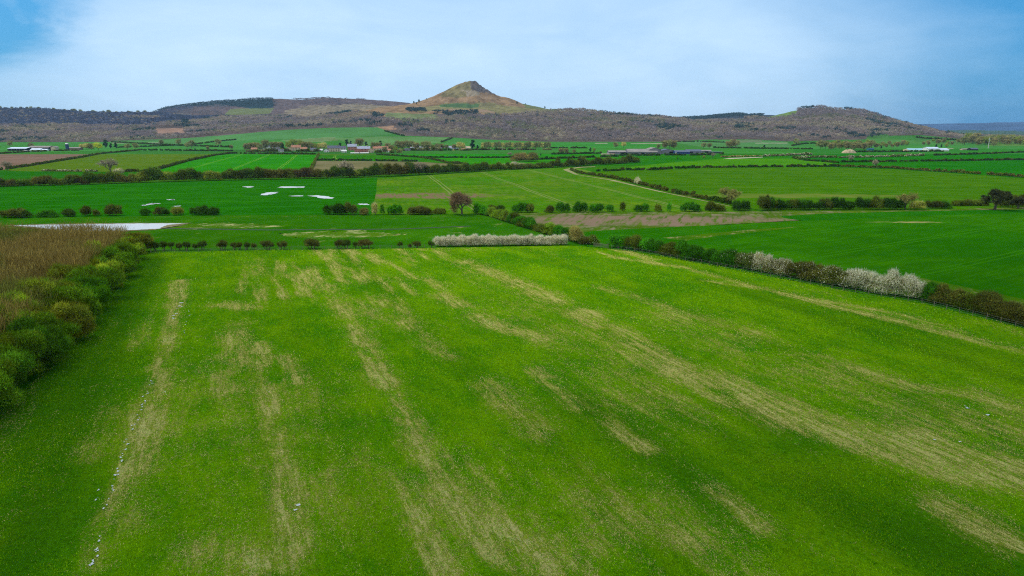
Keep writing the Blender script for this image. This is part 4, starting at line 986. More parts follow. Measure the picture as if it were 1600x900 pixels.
kinds = {
    'grey': [lobed(1, 10, 9, (.20, .19, .14), .55, .26, .40, zlo=.22), lobed(2, 10, 10, (.185, .175, .135), .55, .26, .40, zlo=.22)],
    'brown': [lobed(3, 10, 11, (.185, .15, .11), .6, .42, .45, zlo=.14), lobed(4, 10, 11, (.165, .135, .105), .6, .42, .45, zlo=.14)],
    'olive': [lobed(5, 10, 9, (.20, .22, .07), .7, .5, .3)],
    'dark': [lobed(6, 10, 8, (.014, .045, .022), .8, 1.5, 0, True)],
    'yellow': [lobed(7, 10, 12, (.40, .40, .05), .8, .7, .3)],
    'cream': [lobed(8, 10, 11, (.42, .35, .22), .7, .4, .35)],
}
KW = {'grey': 'grey-brown bare tree', 'brown': 'brown bare tree', 'olive': 'olive green leafing tree', 'dark': 'dark blue-green conifer', 'yellow': 'round bright yellow-green tree', 'cream': 'pale cream bare tree'}
tr = np.random.default_rng(99); proto = {}


def far_tree(kind, u, v, hpx, where, group, wide=1.0, label=None, dmax=9000):
    k_ = tr.integers(len(kinds[kind])); x, y, z = G(u, v, dmax); s_ = hpx * y / F / 9.6; key = (kind, int(k_))
    nm = {'dark': 'conifer_tree', 'olive': 'leafing_tree'}.get(kind, 'bare_tree')
    sc = (s_ * wide, s_ * wide, s_); lb = label or f'{KW[kind]} {where}'
    if key in proto: e = copy_tree(proto[key], (x, y, z), tr.random() * 6.28, sc)
    else: e = tree_at(nm, kinds[kind][k_], (x, y, z), 0.0, sc, lb); proto[key] = e
    e.name = nm; tag(e, lb, 'tree', group); return e


# village trees
ug_ = 'trees around the village houses'
vt = [(383, 235, 9, 'brown'), (391, 235, 10, 'brown'), (399, 235, 11, 'brown'), (404, 236, 9, 'grey'), (413, 235, 14, 'grey'), (424, 233, 9, 'brown'), (431, 233, 9, 'brown'), (440, 236, 9, 'dark'), (436, 232, 9, 'brown'),
      (449, 234, 11, 'olive'), (456, 231, 11, 'olive'), (468, 233, 12, 'olive'), (474, 234, 11, 'brown'), (480, 234, 11, 'brown'), (486, 235, 10, 'grey'), (491, 235, 9, 'olive'), (462, 230, 9, 'grey'), (499, 235, 9, 'cream'), (505, 235, 10, 'cream'),
      (541, 228, 8, 'dark'), (547, 228, 6, 'dark'), (530, 231, 6, 'dark'), (561, 230, 12, 'brown'), (571, 229, 6, 'dark'), (582, 233, 9, 'grey'), (589, 233, 9, 'brown'), (594, 230, 8, 'dark'), (605, 235, 9, 'brown'), (611, 237, 9, 'brown'), (617, 238, 7, 'olive'), (625, 238, 5, 'olive'),
      (600, 239, 8, 'brown'), (621, 234, 12, 'grey'), (629, 234, 12, 'brown'), (637, 234, 13, 'grey'), (644, 234, 12, 'grey'), (650, 235, 10, 'brown'), (662, 235, 12, 'grey'), (668, 235, 13, 'grey'), (676, 235, 7, 'olive'), (683, 235, 9, 'grey'), (689, 235, 8, 'brown'), (697, 235, 7, 'grey'), (709, 234.5, 7, 'brown'), (717, 234.5, 10, 'cream'), (722, 234.5, 9, 'cream'),
      (738, 234.5, 13.5, 'dark'), (746, 234.5, 6, 'dark')]
vl = ['by the village houses under the green slope']
cnt = {}
for (u, v, h_, kd) in vt:
    where = 'among the pale cottages at the thicket end of the village' if u < 440 else 'behind the orange-roofed cottages' if u < 500 else 'by the slate-roofed houses' if u < 555 else 'beside the red-roofed house' if u < 600 else 'just past the red-roofed house' if u < 628 else 'between the red-roofed house and the white cottages' if u < 660 else 'around the white cottages at the far end of the village'
    lb = None
    if (u, kd) == (738, 'dark'): lb = 'tall pointed dark conifer beside the last white cottage of the village'
    if (u, kd) == (746, 'dark'): lb = 'small dark conifer next to the tall pointed one by the last cottage'
    far_tree(kd, u, v, h_ + 1, where, 'trees of the same kind ' + where if not lb else None, wide=1.0, label=lb)
for (a_, b_, v_, hh_, k_, lb_) in [(384, 440, 238, 4, 'p', 'scrubby garden hedge in front of the pale village cottages'), (440, 500, 237.4, 3, 'b', 'olive garden hedge in front of the orange-roofed cottages'), (586, 626, 239.5, 5, 'y', 'pale olive scrub beside the white pink-roofed house'),
                                   (628, 690, 236, 4, 'b', 'brown garden hedge before the long white cottage'), (690, 735, 235.6, 3, 'g', 'green garden hedge before the bright white cottage'), (752, 862, 235, 3, 'b', 'hedge at the foot of the long bare tree row')]:
    hedge('garden_hedge', [G(a_, v_), G((a_ + b_) / 2, v_), G(b_, v_)], hh_ * 1.0, 4, CC[k_] + [(1, (.16, .15, .09), .1)], lb_, leaf=.8, cover=1.0, topvar=.3, gap=.1, group='garden hedges of the village')
# plantation row beyond the last conifer
for i, u in enumerate(np.arange(754, 862, 5.2)):
    far_tree('grey' if i % 3 else 'cream', float(u), 234, 10 + (i * 7 % 3), 'in the long bare row beyond the last cottage', 'long row of bare trees beyond the village', wide=.62)
# scattered trees
for (u, v, h_, kd, lb) in [
    (277, 228, 10, 'grey', 'round dark bare tree alone on the green slope under the woods'), (290, 232, 9, 'grey', 'first of two bare trees below the slope tree'), (297, 231, 11, 'grey', 'second of two bare trees below the slope tree'), (302, 236, 4, 'dark', 'tiny dark bush on the hedge above the pale field'),
    (339, 229, 11, 'grey', 'bare tree standing on the hedge corner before the village'), (322, 234, 5, 'brown', 'low brown tree on the hedge above the pale field'), (359, 233, 6, 'brown', 'small brown tree on the hedge near the village'), (196, 234, 9, 'grey', 'first bare tree past the dark conifers of the dairy farm'), (209, 234, 10, 'grey', 'second bare tree past the dark conifers of the dairy farm'),
    (250, 227, 8, 'grey', 'pale bare tree on the green strip by the woods'), (125, 234, 8, 'cream', 'cream-flowering tree next to the farm silo'), (132, 234, 9, 'cream', 'second cream tree by the farm silo'), (139, 234, 9, 'brown', 'brown tree between the cream and yellow trees'), (150, 235, 11, 'yellow', 'rounded yellow-green tree by the dark conifers'),
    (162, 232, 12, 'dark', 'tallest dark conifer of the dairy farm'), (170, 233, 8, 'dark', 'second dark conifer of the dairy farm'), (178, 233, 9, 'dark', 'bushy dark conifer at the end of the dairy farm clump'), (12, 230, 9, 'grey', 'bare tree before the dairy sheds'), (45, 233, 9, 'grey', 'bare tree between the two long dairy sheds'), (117, 234, 4, 'dark', 'low dark bush by the silo'),
    (877, 241, 9, 'brown', 'brown bushy tree in the pasture before the sheds'), (884, 240, 8, 'brown', 'second brown bushy tree in the pasture before the sheds'), (897, 240, 6, 'grey', 'small bare tree in the pasture before the sheds'), (923, 238.5, 7, 'dark', 'dark rounded bush near the end of the sheds'), (929, 238, 6, 'olive', 'olive bush near the end of the sheds'), (845, 244, 4, 'dark', 'tiny dark bush in the bright field'),
    (1030, 233, 7, 'grey', 'dark bare tree behind the grey sheds'), (1040, 232, 11, 'brown', 'tall brown tree behind the grey sheds'), (1047, 232, 13, 'grey', 'tallest bare tree behind the grey sheds'), (1054, 232, 11, 'brown', 'last tall tree behind the blue-walled shed'), (963, 232, 9, 'grey', 'bare tree behind the small grey shed'), (975, 231, 8, 'cream', 'pale tree behind the small grey shed'),
    (1101, 232, 9, 'grey', 'first of a pair of bare trees past the sheds'), (1110, 232, 8, 'grey', 'second of a pair of bare trees past the sheds'), (1140, 231, 10, 'brown', 'first tree of the brown clump on the slope'), (1147, 230, 11, 'brown', 'second tree of the brown clump on the slope'), (1154, 229, 9, 'grey', 'third tree of the brown clump on the slope'),
    (1196, 232, 5, 'dark', 'tiny dark tree on the long thin hedge'), (1246, 227, 10, 'grey', 'bare tree at the foot of the right-hand woods'.replace('right-hand ', 'knoll ')), (1284, 233, 13, 'grey', 'first tall bare tree before the knoll'), (1292, 233, 12, 'grey', 'second tall bare tree before the knoll'), (1301, 234, 9, 'brown', 'low brown tree before the knoll'),
    (1100, 248, 5, 'olive', 'round bush in the pasture below the sheds'), (1134, 247.5, 3.4, 'dark', 'tiny dark bush at the end of the straw bank'), (1059, 249.6, 3.4, 'dark', 'tiny round bush alone in the pasture'), (1022, 251, 3, 'dark', 'tiny low bush alone by the pasture edge'), (1380, 233, 5, 'dark', 'small dark tree by the straw heap'),
    (1466, 232, 6, 'dark', 'first dark tree past the white farm buildings'), (1474, 231, 5, 'dark', 'second dark tree past the white farm buildings'), (1482, 231, 6, 'olive', 'third tree past the white farm buildings'), (1556, 229, 8, 'grey', 'bare tree beside the pale mast')]:
    far_tree(kd, u, v, h_, '', None, label=lb, wide=1.0)
# brown copses on the right plain
for i, (u0, u1, v, h_, n_) in enumerate([(1298, 1366, 232, 10, 26), (1506, 1605, 225, 11, 40), (1370, 1420, 229, 7, 12), (1440, 1500, 225, 6, 10)]):
    wh = ['between the knoll and the straw heap', 'beyond the pale mast', 'before the white farm buildings', 'on the slope above the white farm'][i]
    for j in range(n_):
        far_tree(['brown', 'grey', 'brown', 'olive'][j % 4], u0 + (u1 - u0) * (j + tr.random()) / n_, v + tr.normal(0, 1.2), h_ * tr.uniform(.75, 1.15), 'in the copse ' + wh, 'trees of the copse ' + wh)
# shrubs on the steep hill and ridge trees
for (u, v, h_, lb) in [(648, 162, 3.5, 'first bush on the skyline below the steep hill'), (656, 160, 4, 'second bush on the skyline below the steep hill'), (652, 163, 2.6, 'small bush under the skyline bushes'), (808, 163.5, 4, 'dark round bush on the far flank of the steep hill'), (821, 163.5, 2, 'tiny bush on the skyline past the steep hill'),
                       (851, 169.8, 3, 'flat bush on the skyline beyond the steep hill'), (749, 161, 2.2, 'lone thorn on the orange slope of the steep hill'), (895, 171.5, 2.5, 'small bush on the level skyline'), (668, 156, 2, 'little bush on the lower ridge of the steep hill')]:
    far_tree('dark', u, v, h_, '', None, label=lb, wide=1.2, dmax=3000)
sk = np.random.default_rng(3)
SKYL = cur(0, 171, 60, 172, 120, 176, 200, 178.5, 240, 178)
for i in range(34):
    u = float(sk.uniform(-5, 250) if i > 12 else 2 + i * 13 + sk.normal(0, 2)); far_tree('grey', u, 200, float(sk.uniform(3.0, 6.0)), '', None, dmax=3250, label='small bare tree on the skyline of the thicket-side wooded ridge') ; o = bpy.context.scene.collection.objects[-1]
    e = [x_ for x_ in COL.objects if x_.get('label') == 'small bare tree on the skyline of the thicket-side wooded ridge' and 'group' not in x_]
    for x_ in e:
        x_['group'] = 'bare trees on the skyline ridge'; y_ = 3200.0; xx = y_ * (u - 800) / F * math.cos(TH); x_.location = (xx, y_, float(terrain(xx, y_)) - .5)
        s_ = float(sk.uniform(3.0, 6.5)) * y_ / F / 9.6; x_.scale = (s_, s_, s_)

# ------------------------------------------------------------------ woods on the hills
wr = np.random.default_rng(12)
WP = [  # polygon in the picture, depth range, spacing, height, palette
    (band([(-80, 160), (150, 172), (262, 164), (300, 168), (300, 190), (330, 196)], [(-80, 223), (150, 222), (240, 220), (300, 215), (340, 211)][::1]), (1850, 3300), 13, 11, 'w'),
    ([(240, 170), (300, 160), (420, 152), (520, 150), (600, 157), (560, 165), (440, 170), (420, 178), (330, 182), (240, 190)], (3000, 4300), 20, 9, 'm'),
    ([(250, 178), (330, 178), (430, 180), (480, 186), (520, 178), (560, 176), (600, 182), (600, 199), (585, 198.5), (520, 199), (450, 202), (400, 206), (340, 211), (300, 215), (250, 214)], (1850, 3100), 13, 11, 'w'),
    ([(600, 186), (640, 190), (690, 186), (740, 181), (800, 181), (840, 176), (900, 172), (1000, 176), (1060, 180), (1180, 184), (1200, 187), (1240, 180), (1250, 150), (1500, 150), (1500, 216), (1440, 212), (1385, 213), (1370, 216), (1290, 219), (1230, 221), (1180, 218), (1100, 218), (1050, 221), (850, 221.5), (760, 218), (700, 214.5), (640, 212.5), (622, 205), (590, 199)], (1850, 3000), 13, 11.5, 'w'),
    ([(636, 171), (665, 171), (665, 176), (636, 176)], (2000, 2950), 12, 8, 'd'), ([(676, 175), (745, 174), (746, 180), (700, 183), (676, 181)], (2000, 2950), 12, 8, 'd'),
    ([(1480, 212), (1700, 212), (1700, 222), (1500, 219)], (1600, 2900), 16, 11, 'w'),
    ([(1050, 170), (1165, 170), (1165, 190), (1050, 190)], (3900, 4500), 15, 10, 'd'), ([(1165, 170), (1215, 170), (1215, 190), (1165, 190)], (3900, 4500), 16, 9, 'd'),
]
PALW = np.array([(.37, .29, .245), (.41, .32, .235), (.32, .26, .24), (.44, .37, .235), (.26, .26, .14), (.05, .095, .085)])
allw = []
for poly, (d0, d1), sp, ht, kd in WP:
    us = np.array([q_[0] for q_ in poly]); umin, umax = us.min(), us.max()
    ys = np.arange(d0, d1, sp); X_, Y_ = [], []
    for y in ys:
        xs = np.arange((umin - 800) / F * y * .975, (umax - 800) / F * y * .975, sp); X_.append(xs + wr.normal(0, sp * .28, len(xs))); Y_.append(y + wr.normal(0, sp * .28, len(xs)))
    X_ = np.concatenate(X_); Y_ = np.concatenate(Y_); Z_ = terrain(X_, Y_)
    pu, pv = project(X_, Y_, Z_); ok = inpoly(pu, pv, poly)
    n_a = fbm(X_, Y_, 110, 3, 71); n_b = fbm(X_, Y_, 260, 3, 81); n_c = fbm(X_, Y_, 60, 2, 91)
    # leave the clearings, the bracken patches and the moor open
    opn = inpoly(pu, pv, [(240, 200), (288, 199), (292, 213), (246, 214)]) & (Y_ < 2500)
    opn |= inpoly(pu, pv, [(1190, 182), (1205, 173), (1246, 167), (1246, 178), (1232, 184), (1200, 187)]) & (Y_ > 2500)
    opn |= inpoly(pu, pv, [(1065, 184), (1165, 184), (1160, 189), (1080, 191)]) & (Y_ > 2500) & (Y_ < 3600)
    opn |= inpoly(pu, pv, [(583, 197), (617, 195.5), (622, 203), (597, 205.5)])
    opn |= inpoly(pu, pv, [(600, 175), (690, 177), (700, 184), (650, 189), (600, 187)]) & (wr.random(len(pu)) < .93)
    opn |= inpoly(pu, pv, [(350, 169), (440, 168), (425, 180), (345, 181)])
    opn |= inpoly(pu, pv, [(1275, 160), (1345, 171), (1300, 175)]) & (wr.random(len(pu)) < .7)
    if kd == 'm': ok &= (n_a > .56) | (inpoly(pu, pv, [(300, 150), (425, 150), (430, 168), (400, 172), (280, 168)])) | (pu < 300)
    ok &= ~opn; ok &= (wr.random(len(ok)) < .93)
    X_, Y_, Z_, pu, pv, n_a, n_b, n_c = (q_[ok] for q_ in (X_, Y_, Z_, pu, pv, n_a, n_b, n_c)); n = len(X_)
    ci = np.where(n_a > .62, 3, np.where(n_a < .40, 2, np.where(wr.random(n) < .5, 0, 1)))
    ci = np.where((n_c > .66) & (wr.random(n) < .8), 4, ci); ci = np.where((n_b * .5 + n_c * .5 > .62) & (wr.random(n) < .75), 5, ci); ci = np.where(wr.random(n) < .03, wr.integers(3, 6, n), ci)
    if kd == 'd': ci[:] = 5; 
    if kd == 'm': ci = np.where(inpoly(pu, pv, [(220, 150), (425, 150), (430, 168), (400, 172), (340, 164), (240, 176)]), 5, 2)
    fir = inpoly(pu, pv, [(1243, 160), (1274, 160), (1272, 172), (1243, 172)]) | inpoly(pu, pv, [(1318, 165), (1334, 167), (1334, 174), (1318, 174)]) | inpoly(pu, pv, [(284, 184), (296, 184), (296, 196), (284, 196)]) | inpoly(pu, pv, [(580, 178), (606, 175), (604, 186), (584, 188)])
    ci = np.where(fir, 5, ci)
    col_ = PALW[ci] * .88 * np.exp(wr.normal(0, .13, n))[:, None]
    if kd == 'm': col_ *= .75
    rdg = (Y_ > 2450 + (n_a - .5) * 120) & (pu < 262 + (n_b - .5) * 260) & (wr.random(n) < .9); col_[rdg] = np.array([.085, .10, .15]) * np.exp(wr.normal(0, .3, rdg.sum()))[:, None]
    hh = ht * wr.uniform(.7, 1.25, n) * np.where(ci == 5, 1.15, 1.0); rad = sp * .52 * wr.uniform(.8, 1.45, n)
    allw.append((ci == 5, np.stack([X_, Y_, Z_ + hh * .62, rad, hh * .42, *col_.T], 1)))
dec = np.concatenate([L_[~k_] for k_, L_ in allw]); con = np.concatenate([L_[k_] for k_, L_ in allw])
print('wood trees', len(dec), len(con))


def wood_mesh(L_, leaf, n, cov_twig):
    N = len(L_) * n; k_ = np.repeat(np.arange(len(L_)), n)
    d = rot_frames(N, wr); d[:, 2] = np.abs(d[:, 2]) * 1.1 - .1 - (wr.random(N) < .25) * .5
    c = L_[k_, :3] + d * wr.uniform(.6, 1.05, N)[:, None] * np.stack([L_[k_, 3], L_[k_, 3], L_[k_, 4]], 1)
    nn = d + wr.normal(0, .28, (N, 3)); t1 = np.cross(nn, wr.normal(size=(N, 3))); t1 /= np.linalg.norm(t1, axis=1)[:, None]
    t2 = np.cross(nn, t1); t2 /= np.linalg.norm(t2, axis=1)[:, None]
    A = leaf * wr.uniform(.6, 1.4, N); B = A * wr.uniform(.5, 1, N)
    V = np.stack([c + t1 * A[:, None], c + t2 * B[:, None], c - t1 * A[:, None], c - t2 * B[:, None]], 1).reshape(-1, 3)
    col = L_[k_, 5:8] * np.exp(wr.normal(0, .09, N))[:, None]
    return np_mesh('wood', V, np.arange(4 * N).reshape(-1, 4), np.repeat(col, 4, 0))


o = obj('bare_woodland', wood_mesh(dec, 1.5, 26, 1), LEAF); tag(o, 'purplish brown leafless woods covering the hillsides', 'woodland', None, 'stuff')
o = obj('conifer_woodland', wood_mesh(con, 1.6, 28, 0), LEAF); tag(o, 'dark blue-green conifer patches in the hillside woods', 'woodland', None, 'stuff')

# ------------------------------------------------------------------ left thicket
TP = [P(*q_) for q_ in [(228, 396), (205, 412), (172, 450), (142, 488), (100, 543), (52, 590), (-8, 642), (-120, 740)]]
TP = [(x_ - 4.0, y_) for x_, y_ in TP]
TP += [(TP[-1][0] - 60, TP[-1][1] - 5), (-230, 120), (-240, P(0, 389)[1]), (P(120, 391)[0], P(0, 389)[1])]
xs = np.arange(-240, -50, 1.05); ys = np.arange(50, 196, 1.05); TX, TY = np.meshgrid(xs, ys); TX = TX + wr.normal(0, .4, TX.shape); TY = TY + wr.normal(0, .4, TX.shape)
ok = inpoly(TX, TY, TP); pu, pv = project(TX, TY, 4.0 * np.ones_like(TX)); ok &= (pu > -140); TX, TY = TX[ok], TY[ok]
na_ = fbm(TX, TY, 16, 3, 5); nb_ = fbm(TX, TY, 7, 2, 15); nn_ = len(TX)
hh = 5.9 + 2.8 * (na_ - .5) * 2 + wr.normal(0, .45, nn_)
pal = np.array([(.175, .125, .075), (.14, .105, .06), (.21, .165, .10), (.11, .11, .045)])
ci = np.where(na_ > .58, 0, np.where(nb_ > .58, 2, 1)); ci = np.where((fbm(TX, TY, 22, 2, 25) > .66), 3, ci)
print('thicket stems', nn_)
nper = 52; kk = np.repeat(np.arange(nn_), nper); N = nn_ * nper
zf = wr.uniform(.35, 1.0, N); sp_ = .25 + zf * .55
c = np.stack([TX[kk] + wr.normal(0, 1, N) * sp_, TY[kk] + wr.normal(0, 1, N) * sp_, hh[kk] * zf], 1)
t1 = np.stack([(c[:, 0] - TX[kk]) * .35 + wr.normal(0, .18, N), (c[:, 1] - TY[kk]) * .35 + wr.normal(0, .18, N), np.ones(N)], 1); t1 /= np.linalg.norm(t1, axis=1)[:, None]
t2 = np.cross(t1, wr.normal(size=(N, 3))); t2 /= np.linalg.norm(t2, axis=1)[:, None]
A = wr.uniform(.30, 1.15, N); B = wr.uniform(.02, .045, N)
V = np.stack([c + t1 * A[:, None], c + t2 * B[:, None], c - t1 * A[:, None], c - t2 * B[:, None]], 1).reshape(-1, 3)
cc = pal[ci[kk]] * np.array([2.0, 1.95, .75]) * np.exp(wr.normal(0, .32, N))[:, None]
o = obj('willow_scrub', np_mesh('scrub', V, np.arange(4 * N).reshape(-1, 4), np.repeat(cc, 4, 0)), TWIG)
tag(o, 'dense leafless reddish brown scrub filling the corner by the pond', 'scrub', None, 'stuff')
# leafing bushes along its edge
eb = [(226, 396, 2.8, 4.6, 'o'), (214, 408, 3.0, 5.0, 'y'), (202, 422, 3.0, 5.2, 'g'), (190, 438, 3.3, 5.4, 'g'), (177, 455, 3.4, 5.6, 'y'), (162, 474, 3.5, 5.8, 'g'), (147, 493, 3.4, 5.6, 'G'), (130, 516, 3.6, 5.8, 'g'), (110, 541, 3.4, 5.6, 'o'), (88, 566, 3.3, 5.4, 'g'), (64, 587, 3.5, 6.0, 'd'), (38, 610, 3.4, 6.0, 'g'), (8, 636, 3.4, 6.0, 'd'), (-28, 668, 3.5, 6.0, 'g'), (-70, 706, 3.5, 6, 'o')]
EC = {'o': (.125, .125, .018), 'y': (.150, .185, .018), 'g': (.085, .145, .010), 'G': (.060, .155, .008), 'd': (.055, .115, .010)}
EW = {'o': 'olive', 'y': 'yellow-green', 'g': 'mid green', 'G': 'bright green', 'd': 'deep green'}


def big_bush(x, y, R_, Hh, col_, label, seed, group):
    R_ *= 1.22; Hh *= 1.22; r = np.random.default_rng(seed); lb = []; sg = []
    for i in range(52):
        a_ = r.random() * 6.28; q_ = math.sqrt(r.random()) * .92; zz = r.uniform(.22, .86) * (1.1 - .35 * q_)
        lb.append([math.cos(a_) * q_ * R_, math.sin(a_) * q_ * R_, Hh * zz, R_ * r.uniform(.22, .36), Hh * r.uniform(.11, .17), *(np.array(col_) * np.exp(r.normal(0, .22)) * (1 + r.normal(0, .07, 3)))])
    for i in range(9):
        a_ = r.random() * 6.28; sg.append(prism((math.cos(a_) * .3, math.sin(a_) * .3, -.1), (math.cos(a_) * R_ * .6, math.sin(a_) * R_ * .6, Hh * .7), .09, .03, 5))
    e = empty('leafing_bush', (x, y, 0)); D = math.hypot(x, y); lf = max(.15, D * .0015)
    obj('foliage', cloud_mesh('foliage', [leaf_cloud(lb, lf, 1.0, r), leaf_cloud(lb, lf * .9, .5, r, 'twig')]), LEAF, e); v_, f_ = join(sg); obj('stems', np_mesh('stems', v_, f_), BARK, e)
    tag(e, label, 'bush', group); return e


for i, (u, v, R_, Hh, kd) in enumerate(eb):
    x, y = P(u, v); big_bush(x - R_ * .8, y + R_ * .55, R_, Hh, EC[kd], f'{EW[kd]} leafing bush, {ORD[i]} along the scrub edge counting from the thorn bushes', 300 + i, 'leafing bushes along the scrub edge')
for i, (u, v, R_, Hh, kd) in enumerate([(120, 470, 3.2, 6.2, 'o'), (92, 505, 3.6, 6.6, 'y'), (50, 535, 3.8, 6.8, 'y'), (18, 560, 3.8, 7, 'y'), (-20, 590, 4, 7, 'o'), (-25, 545, 4, 7, 'y'), (160, 425, 2.8, 5.6, 'y')]):
    x, y = P(u, v); big_bush(x - R_ * .6, y, R_, Hh, EC[kd], ['olive bush rising behind the sixth edge bush of the scrub', 'yellow-green bush in the second rank halfway along the scrub edge', 'taller yellow-green bush in the second rank above the deep green bush', 'largest yellow-green bush at the frame side of the scrub', 'olive bush behind the last edge bushes of the scrub', 'yellow-green bush deepest inside the scrub', 'small yellow-green bush inside the scrub near the thorn row'][i], 400 + i, 'second rank of leafing bushes in the scrub')

# ------------------------------------------------------------------ buildings
def boxm(name, x0, x1, y0, y1, z0, z1, m, parent):
    me = bpy.data.meshes.new(name)
    v_ = [(x0, y0, z0), (x1, y0, z0), (x1, y1, z0), (x0, y1, z0), (x0, y0, z1), (x1, y0, z1), (x1, y1, z1), (x0, y1, z1)]
    me.from_pydata(v_, [], [(3, 2, 1, 0), (4, 5, 6, 7), (0, 1, 5, 4), (1, 2, 6, 5), (2, 3, 7, 6), (3, 0, 4, 7)]); me.update()
    return obj(name, me, m, parent)


def gable(name, x0, x1, y0, y1, ze, zr, m, parent, over=.4, th=.22, axis='x'):
    """pitched roof, ridge along x or y, with thickness"""
    me = bpy.data.meshes.new(name)
    x0 -= over; x1 += over; y0 -= over; y1 += over
    if axis == 'x': ym = (y0 + y1) / 2; pr_ = [(y0, ze), (ym, zr), (y1, ze), (y1, ze - th), (ym, zr - th), (y0, ze - th)]; v_ = [(x0, a, b) for a, b in pr_] + [(x1, a, b) for a, b in pr_]
    else: xm = (x0 + x1) / 2; pr_ = [(x0, ze), (xm, zr), (x1, ze), (x1, ze - th), (xm, zr - th), (x0, ze - th)]; v_ = [(a, y0, b) for a, b in pr_] + [(a, y1, b) for a, b in pr_]
    f_ = [(0, 1, 7, 6), (1, 2, 8, 7), (2, 3, 9, 8), (3, 4, 10, 9), (4, 5, 11, 10), (5, 0, 6, 11), (0, 5, 4, 1), (1, 4, 3, 2), (6, 7, 10, 11), (7, 8, 9, 10)]
    me.from_pydata(v_, [], f_); me.update(); return obj(name, me, m, parent)


def walls(w_, d_, he, hr, m, parent, axis='x'):
    me = bpy.data.meshes.new('wall'); x0, x1, y0, y1 = -w_ / 2, w_ / 2, -d_ / 2, d_ / 2; k_ = .24
    if axis == 'x':
        v_ = [(x0, y0, 0), (x1, y0, 0), (x1, y1, 0), (x0, y1, 0), (x0, y0, he - k_), (x1, y0, he - k_), (x1, y1, he - k_), (x0, y1, he - k_), (x0, 0, hr - k_), (x1, 0, hr - k_)]
        f_ = [(0, 1, 5, 4), (2, 3, 7, 6), (1, 2, 6, 9, 5), (3, 0, 4, 8, 7)]
    else:
        v_ = [(x0, y0, 0), (x1, y0, 0), (x1, y1, 0), (x0, y1, 0), (x0, y0, he - k_), (x1, y0, he - k_), (x1, y1, he - k_), (x0, y1, he - k_), (0, y0, hr - k_), (0, y1, hr - k_)]
        f_ = [(0, 1, 5, 8, 4), (1, 2, 6, 5), (2, 3, 7, 9, 6), (3, 0, 4, 7)]
    me.from_pydata(v_, [], f_); me.update(); return obj('wall', me, m, parent)


WHITE = plain_mat('render_white', (.80, .77, .70), .8, .08, .3); CREAM = plain_mat('render_cream', (.62, .48, .32), .8, .1, .3); BRICK = plain_mat('brick', (.48, .20, .15), .85, .2, .8); ORANGE = plain_mat('pantile', (.45, .20, .11), .8, .2, .8)
SLATE = plain_mat('slate', (.10, .11, .15), .6, .2, .8); LSLATE = plain_mat('pale_slate', (.40, .42, .50), .6, .15, .8); GLASS = plain_mat('dark_glass', (.03, .035, .045), .15, .1, 1, 0, .6); REDROOF = plain_mat('red_scaffold', (.55, .09, .11), .7, .2, .8)
ASB = plain_mat('cement_roof', (.27, .235, .20), .85, .2, .15); CLAD = plain_mat('grey_cladding', (.24, .22, .24), .8, .2, .2); DARKM = plain_mat('dark_opening', (.008, .008, .012), .9, .1, 1); BLUE = plain_mat('blue_sheeting', (.025, .06, .22), .6, .15, .3)
WSTEEL = plain_mat('white_steel_roof', (.62, .70, .78), .5, .08, .2); TEAL = plain_mat('pale_teal_roof', (.36, .58, .62), .5, .08, .2); SILO = plain_mat('silo_blue', (.02, .05, .13), .5, .2, .5); DOORM = plain_mat('door_paint', (.12, .10, .10), .7)


def house(u, v, wpx, hpx, wall, roof, label, d=8, rz=0, storeys=2, nw=3, chim=True, axis='x', name='house', group='village houses', roofpart=.42):
    x, y, z = G(u, v); s_ = y / F * 1.22; W_ = wpx * s_; Hh = hpx * s_; he = Hh * (1 - roofpart); e = empty(name, (x, y, z - .1), R(rz) - math.atan2(x, y) * .9); tag(e, label, 'house', group)
    walls(W_, d, he, Hh, wall, e, axis); rf = gable('roof', -W_ / 2, W_ / 2, -d / 2, d / 2, he, Hh, roof, e, .35, .2, axis)
    if chim:
        for cx in (-W_ * .42, W_ * .3): boxm('chimney', cx - .4, cx + .4, -.4, .4, Hh - .8, Hh + 1.2, BRICK, rf)
    rows_ = max(1, min(storeys, int(he / 2.3)))
    for st_ in range(rows_):
        zc = he * (st_ + .5) / rows_
        for i in range(nw):
            xc = -W_ / 2 + W_ * (i + .5) / nw
            if st_ == 0 and i == nw // 2: boxm('door', xc - .5, xc + .5, -d / 2 - .08, -d / 2 + .05, 0.05, 2.1, DOORM, e)
            else: wn = boxm('window', xc - .65, xc + .65, -d / 2 - .06, -d / 2 + .05, zc - .6, zc + .6, GLASS, e)
    return e


house(408, 234, 9, 6, WHITE, ORANGE, 'small white cottage half hidden at the thicket end of the village', axis='y')
house(417, 233.5, 5, 5, WHITE, SLATE, 'tiny white cottage behind the tall bare village tree')
house(429, 237, 9, 5, CREAM, SLATE, 'low stone cottage under brown trees')
house(437, 238, 6, 4, WHITE, SLATE, 'lowest white cottage beside the tramlined crop hedge')
house(449.5, 236.5, 7, 5.5, CREAM, ORANGE, 'cream gable-ended cottage, first of the orange-roofed pair', axis='y', nw=2)
house(461, 235.5, 11, 7, CREAM, ORANGE, 'wide orange-roofed cottage with pinkish walls', nw=3)
house(499, 236, 5, 2.6, WHITE, WHITE, 'small white outbuilding before the slate-roofed houses', d=5, chim=False, nw=1, name='outbuilding')
house(520, 237, 15, 7.5, CREAM, SLATE, 'long cream house with dark slate roof and dormered front', nw=5)
house(533, 236.5, 10, 6.5, WHITE, SLATE, 'white-walled house beside the long slate-roofed one', nw=3)
house(536, 238.5, 6, 3.2, WHITE, WHITE, 'low white annexe in front of the slate-roofed houses', d=5, chim=False, nw=2, name='outbuilding')
house(549, 235, 11, 8, BRICK, LSLATE, 'tall house with lilac grey slate roof', nw=3)
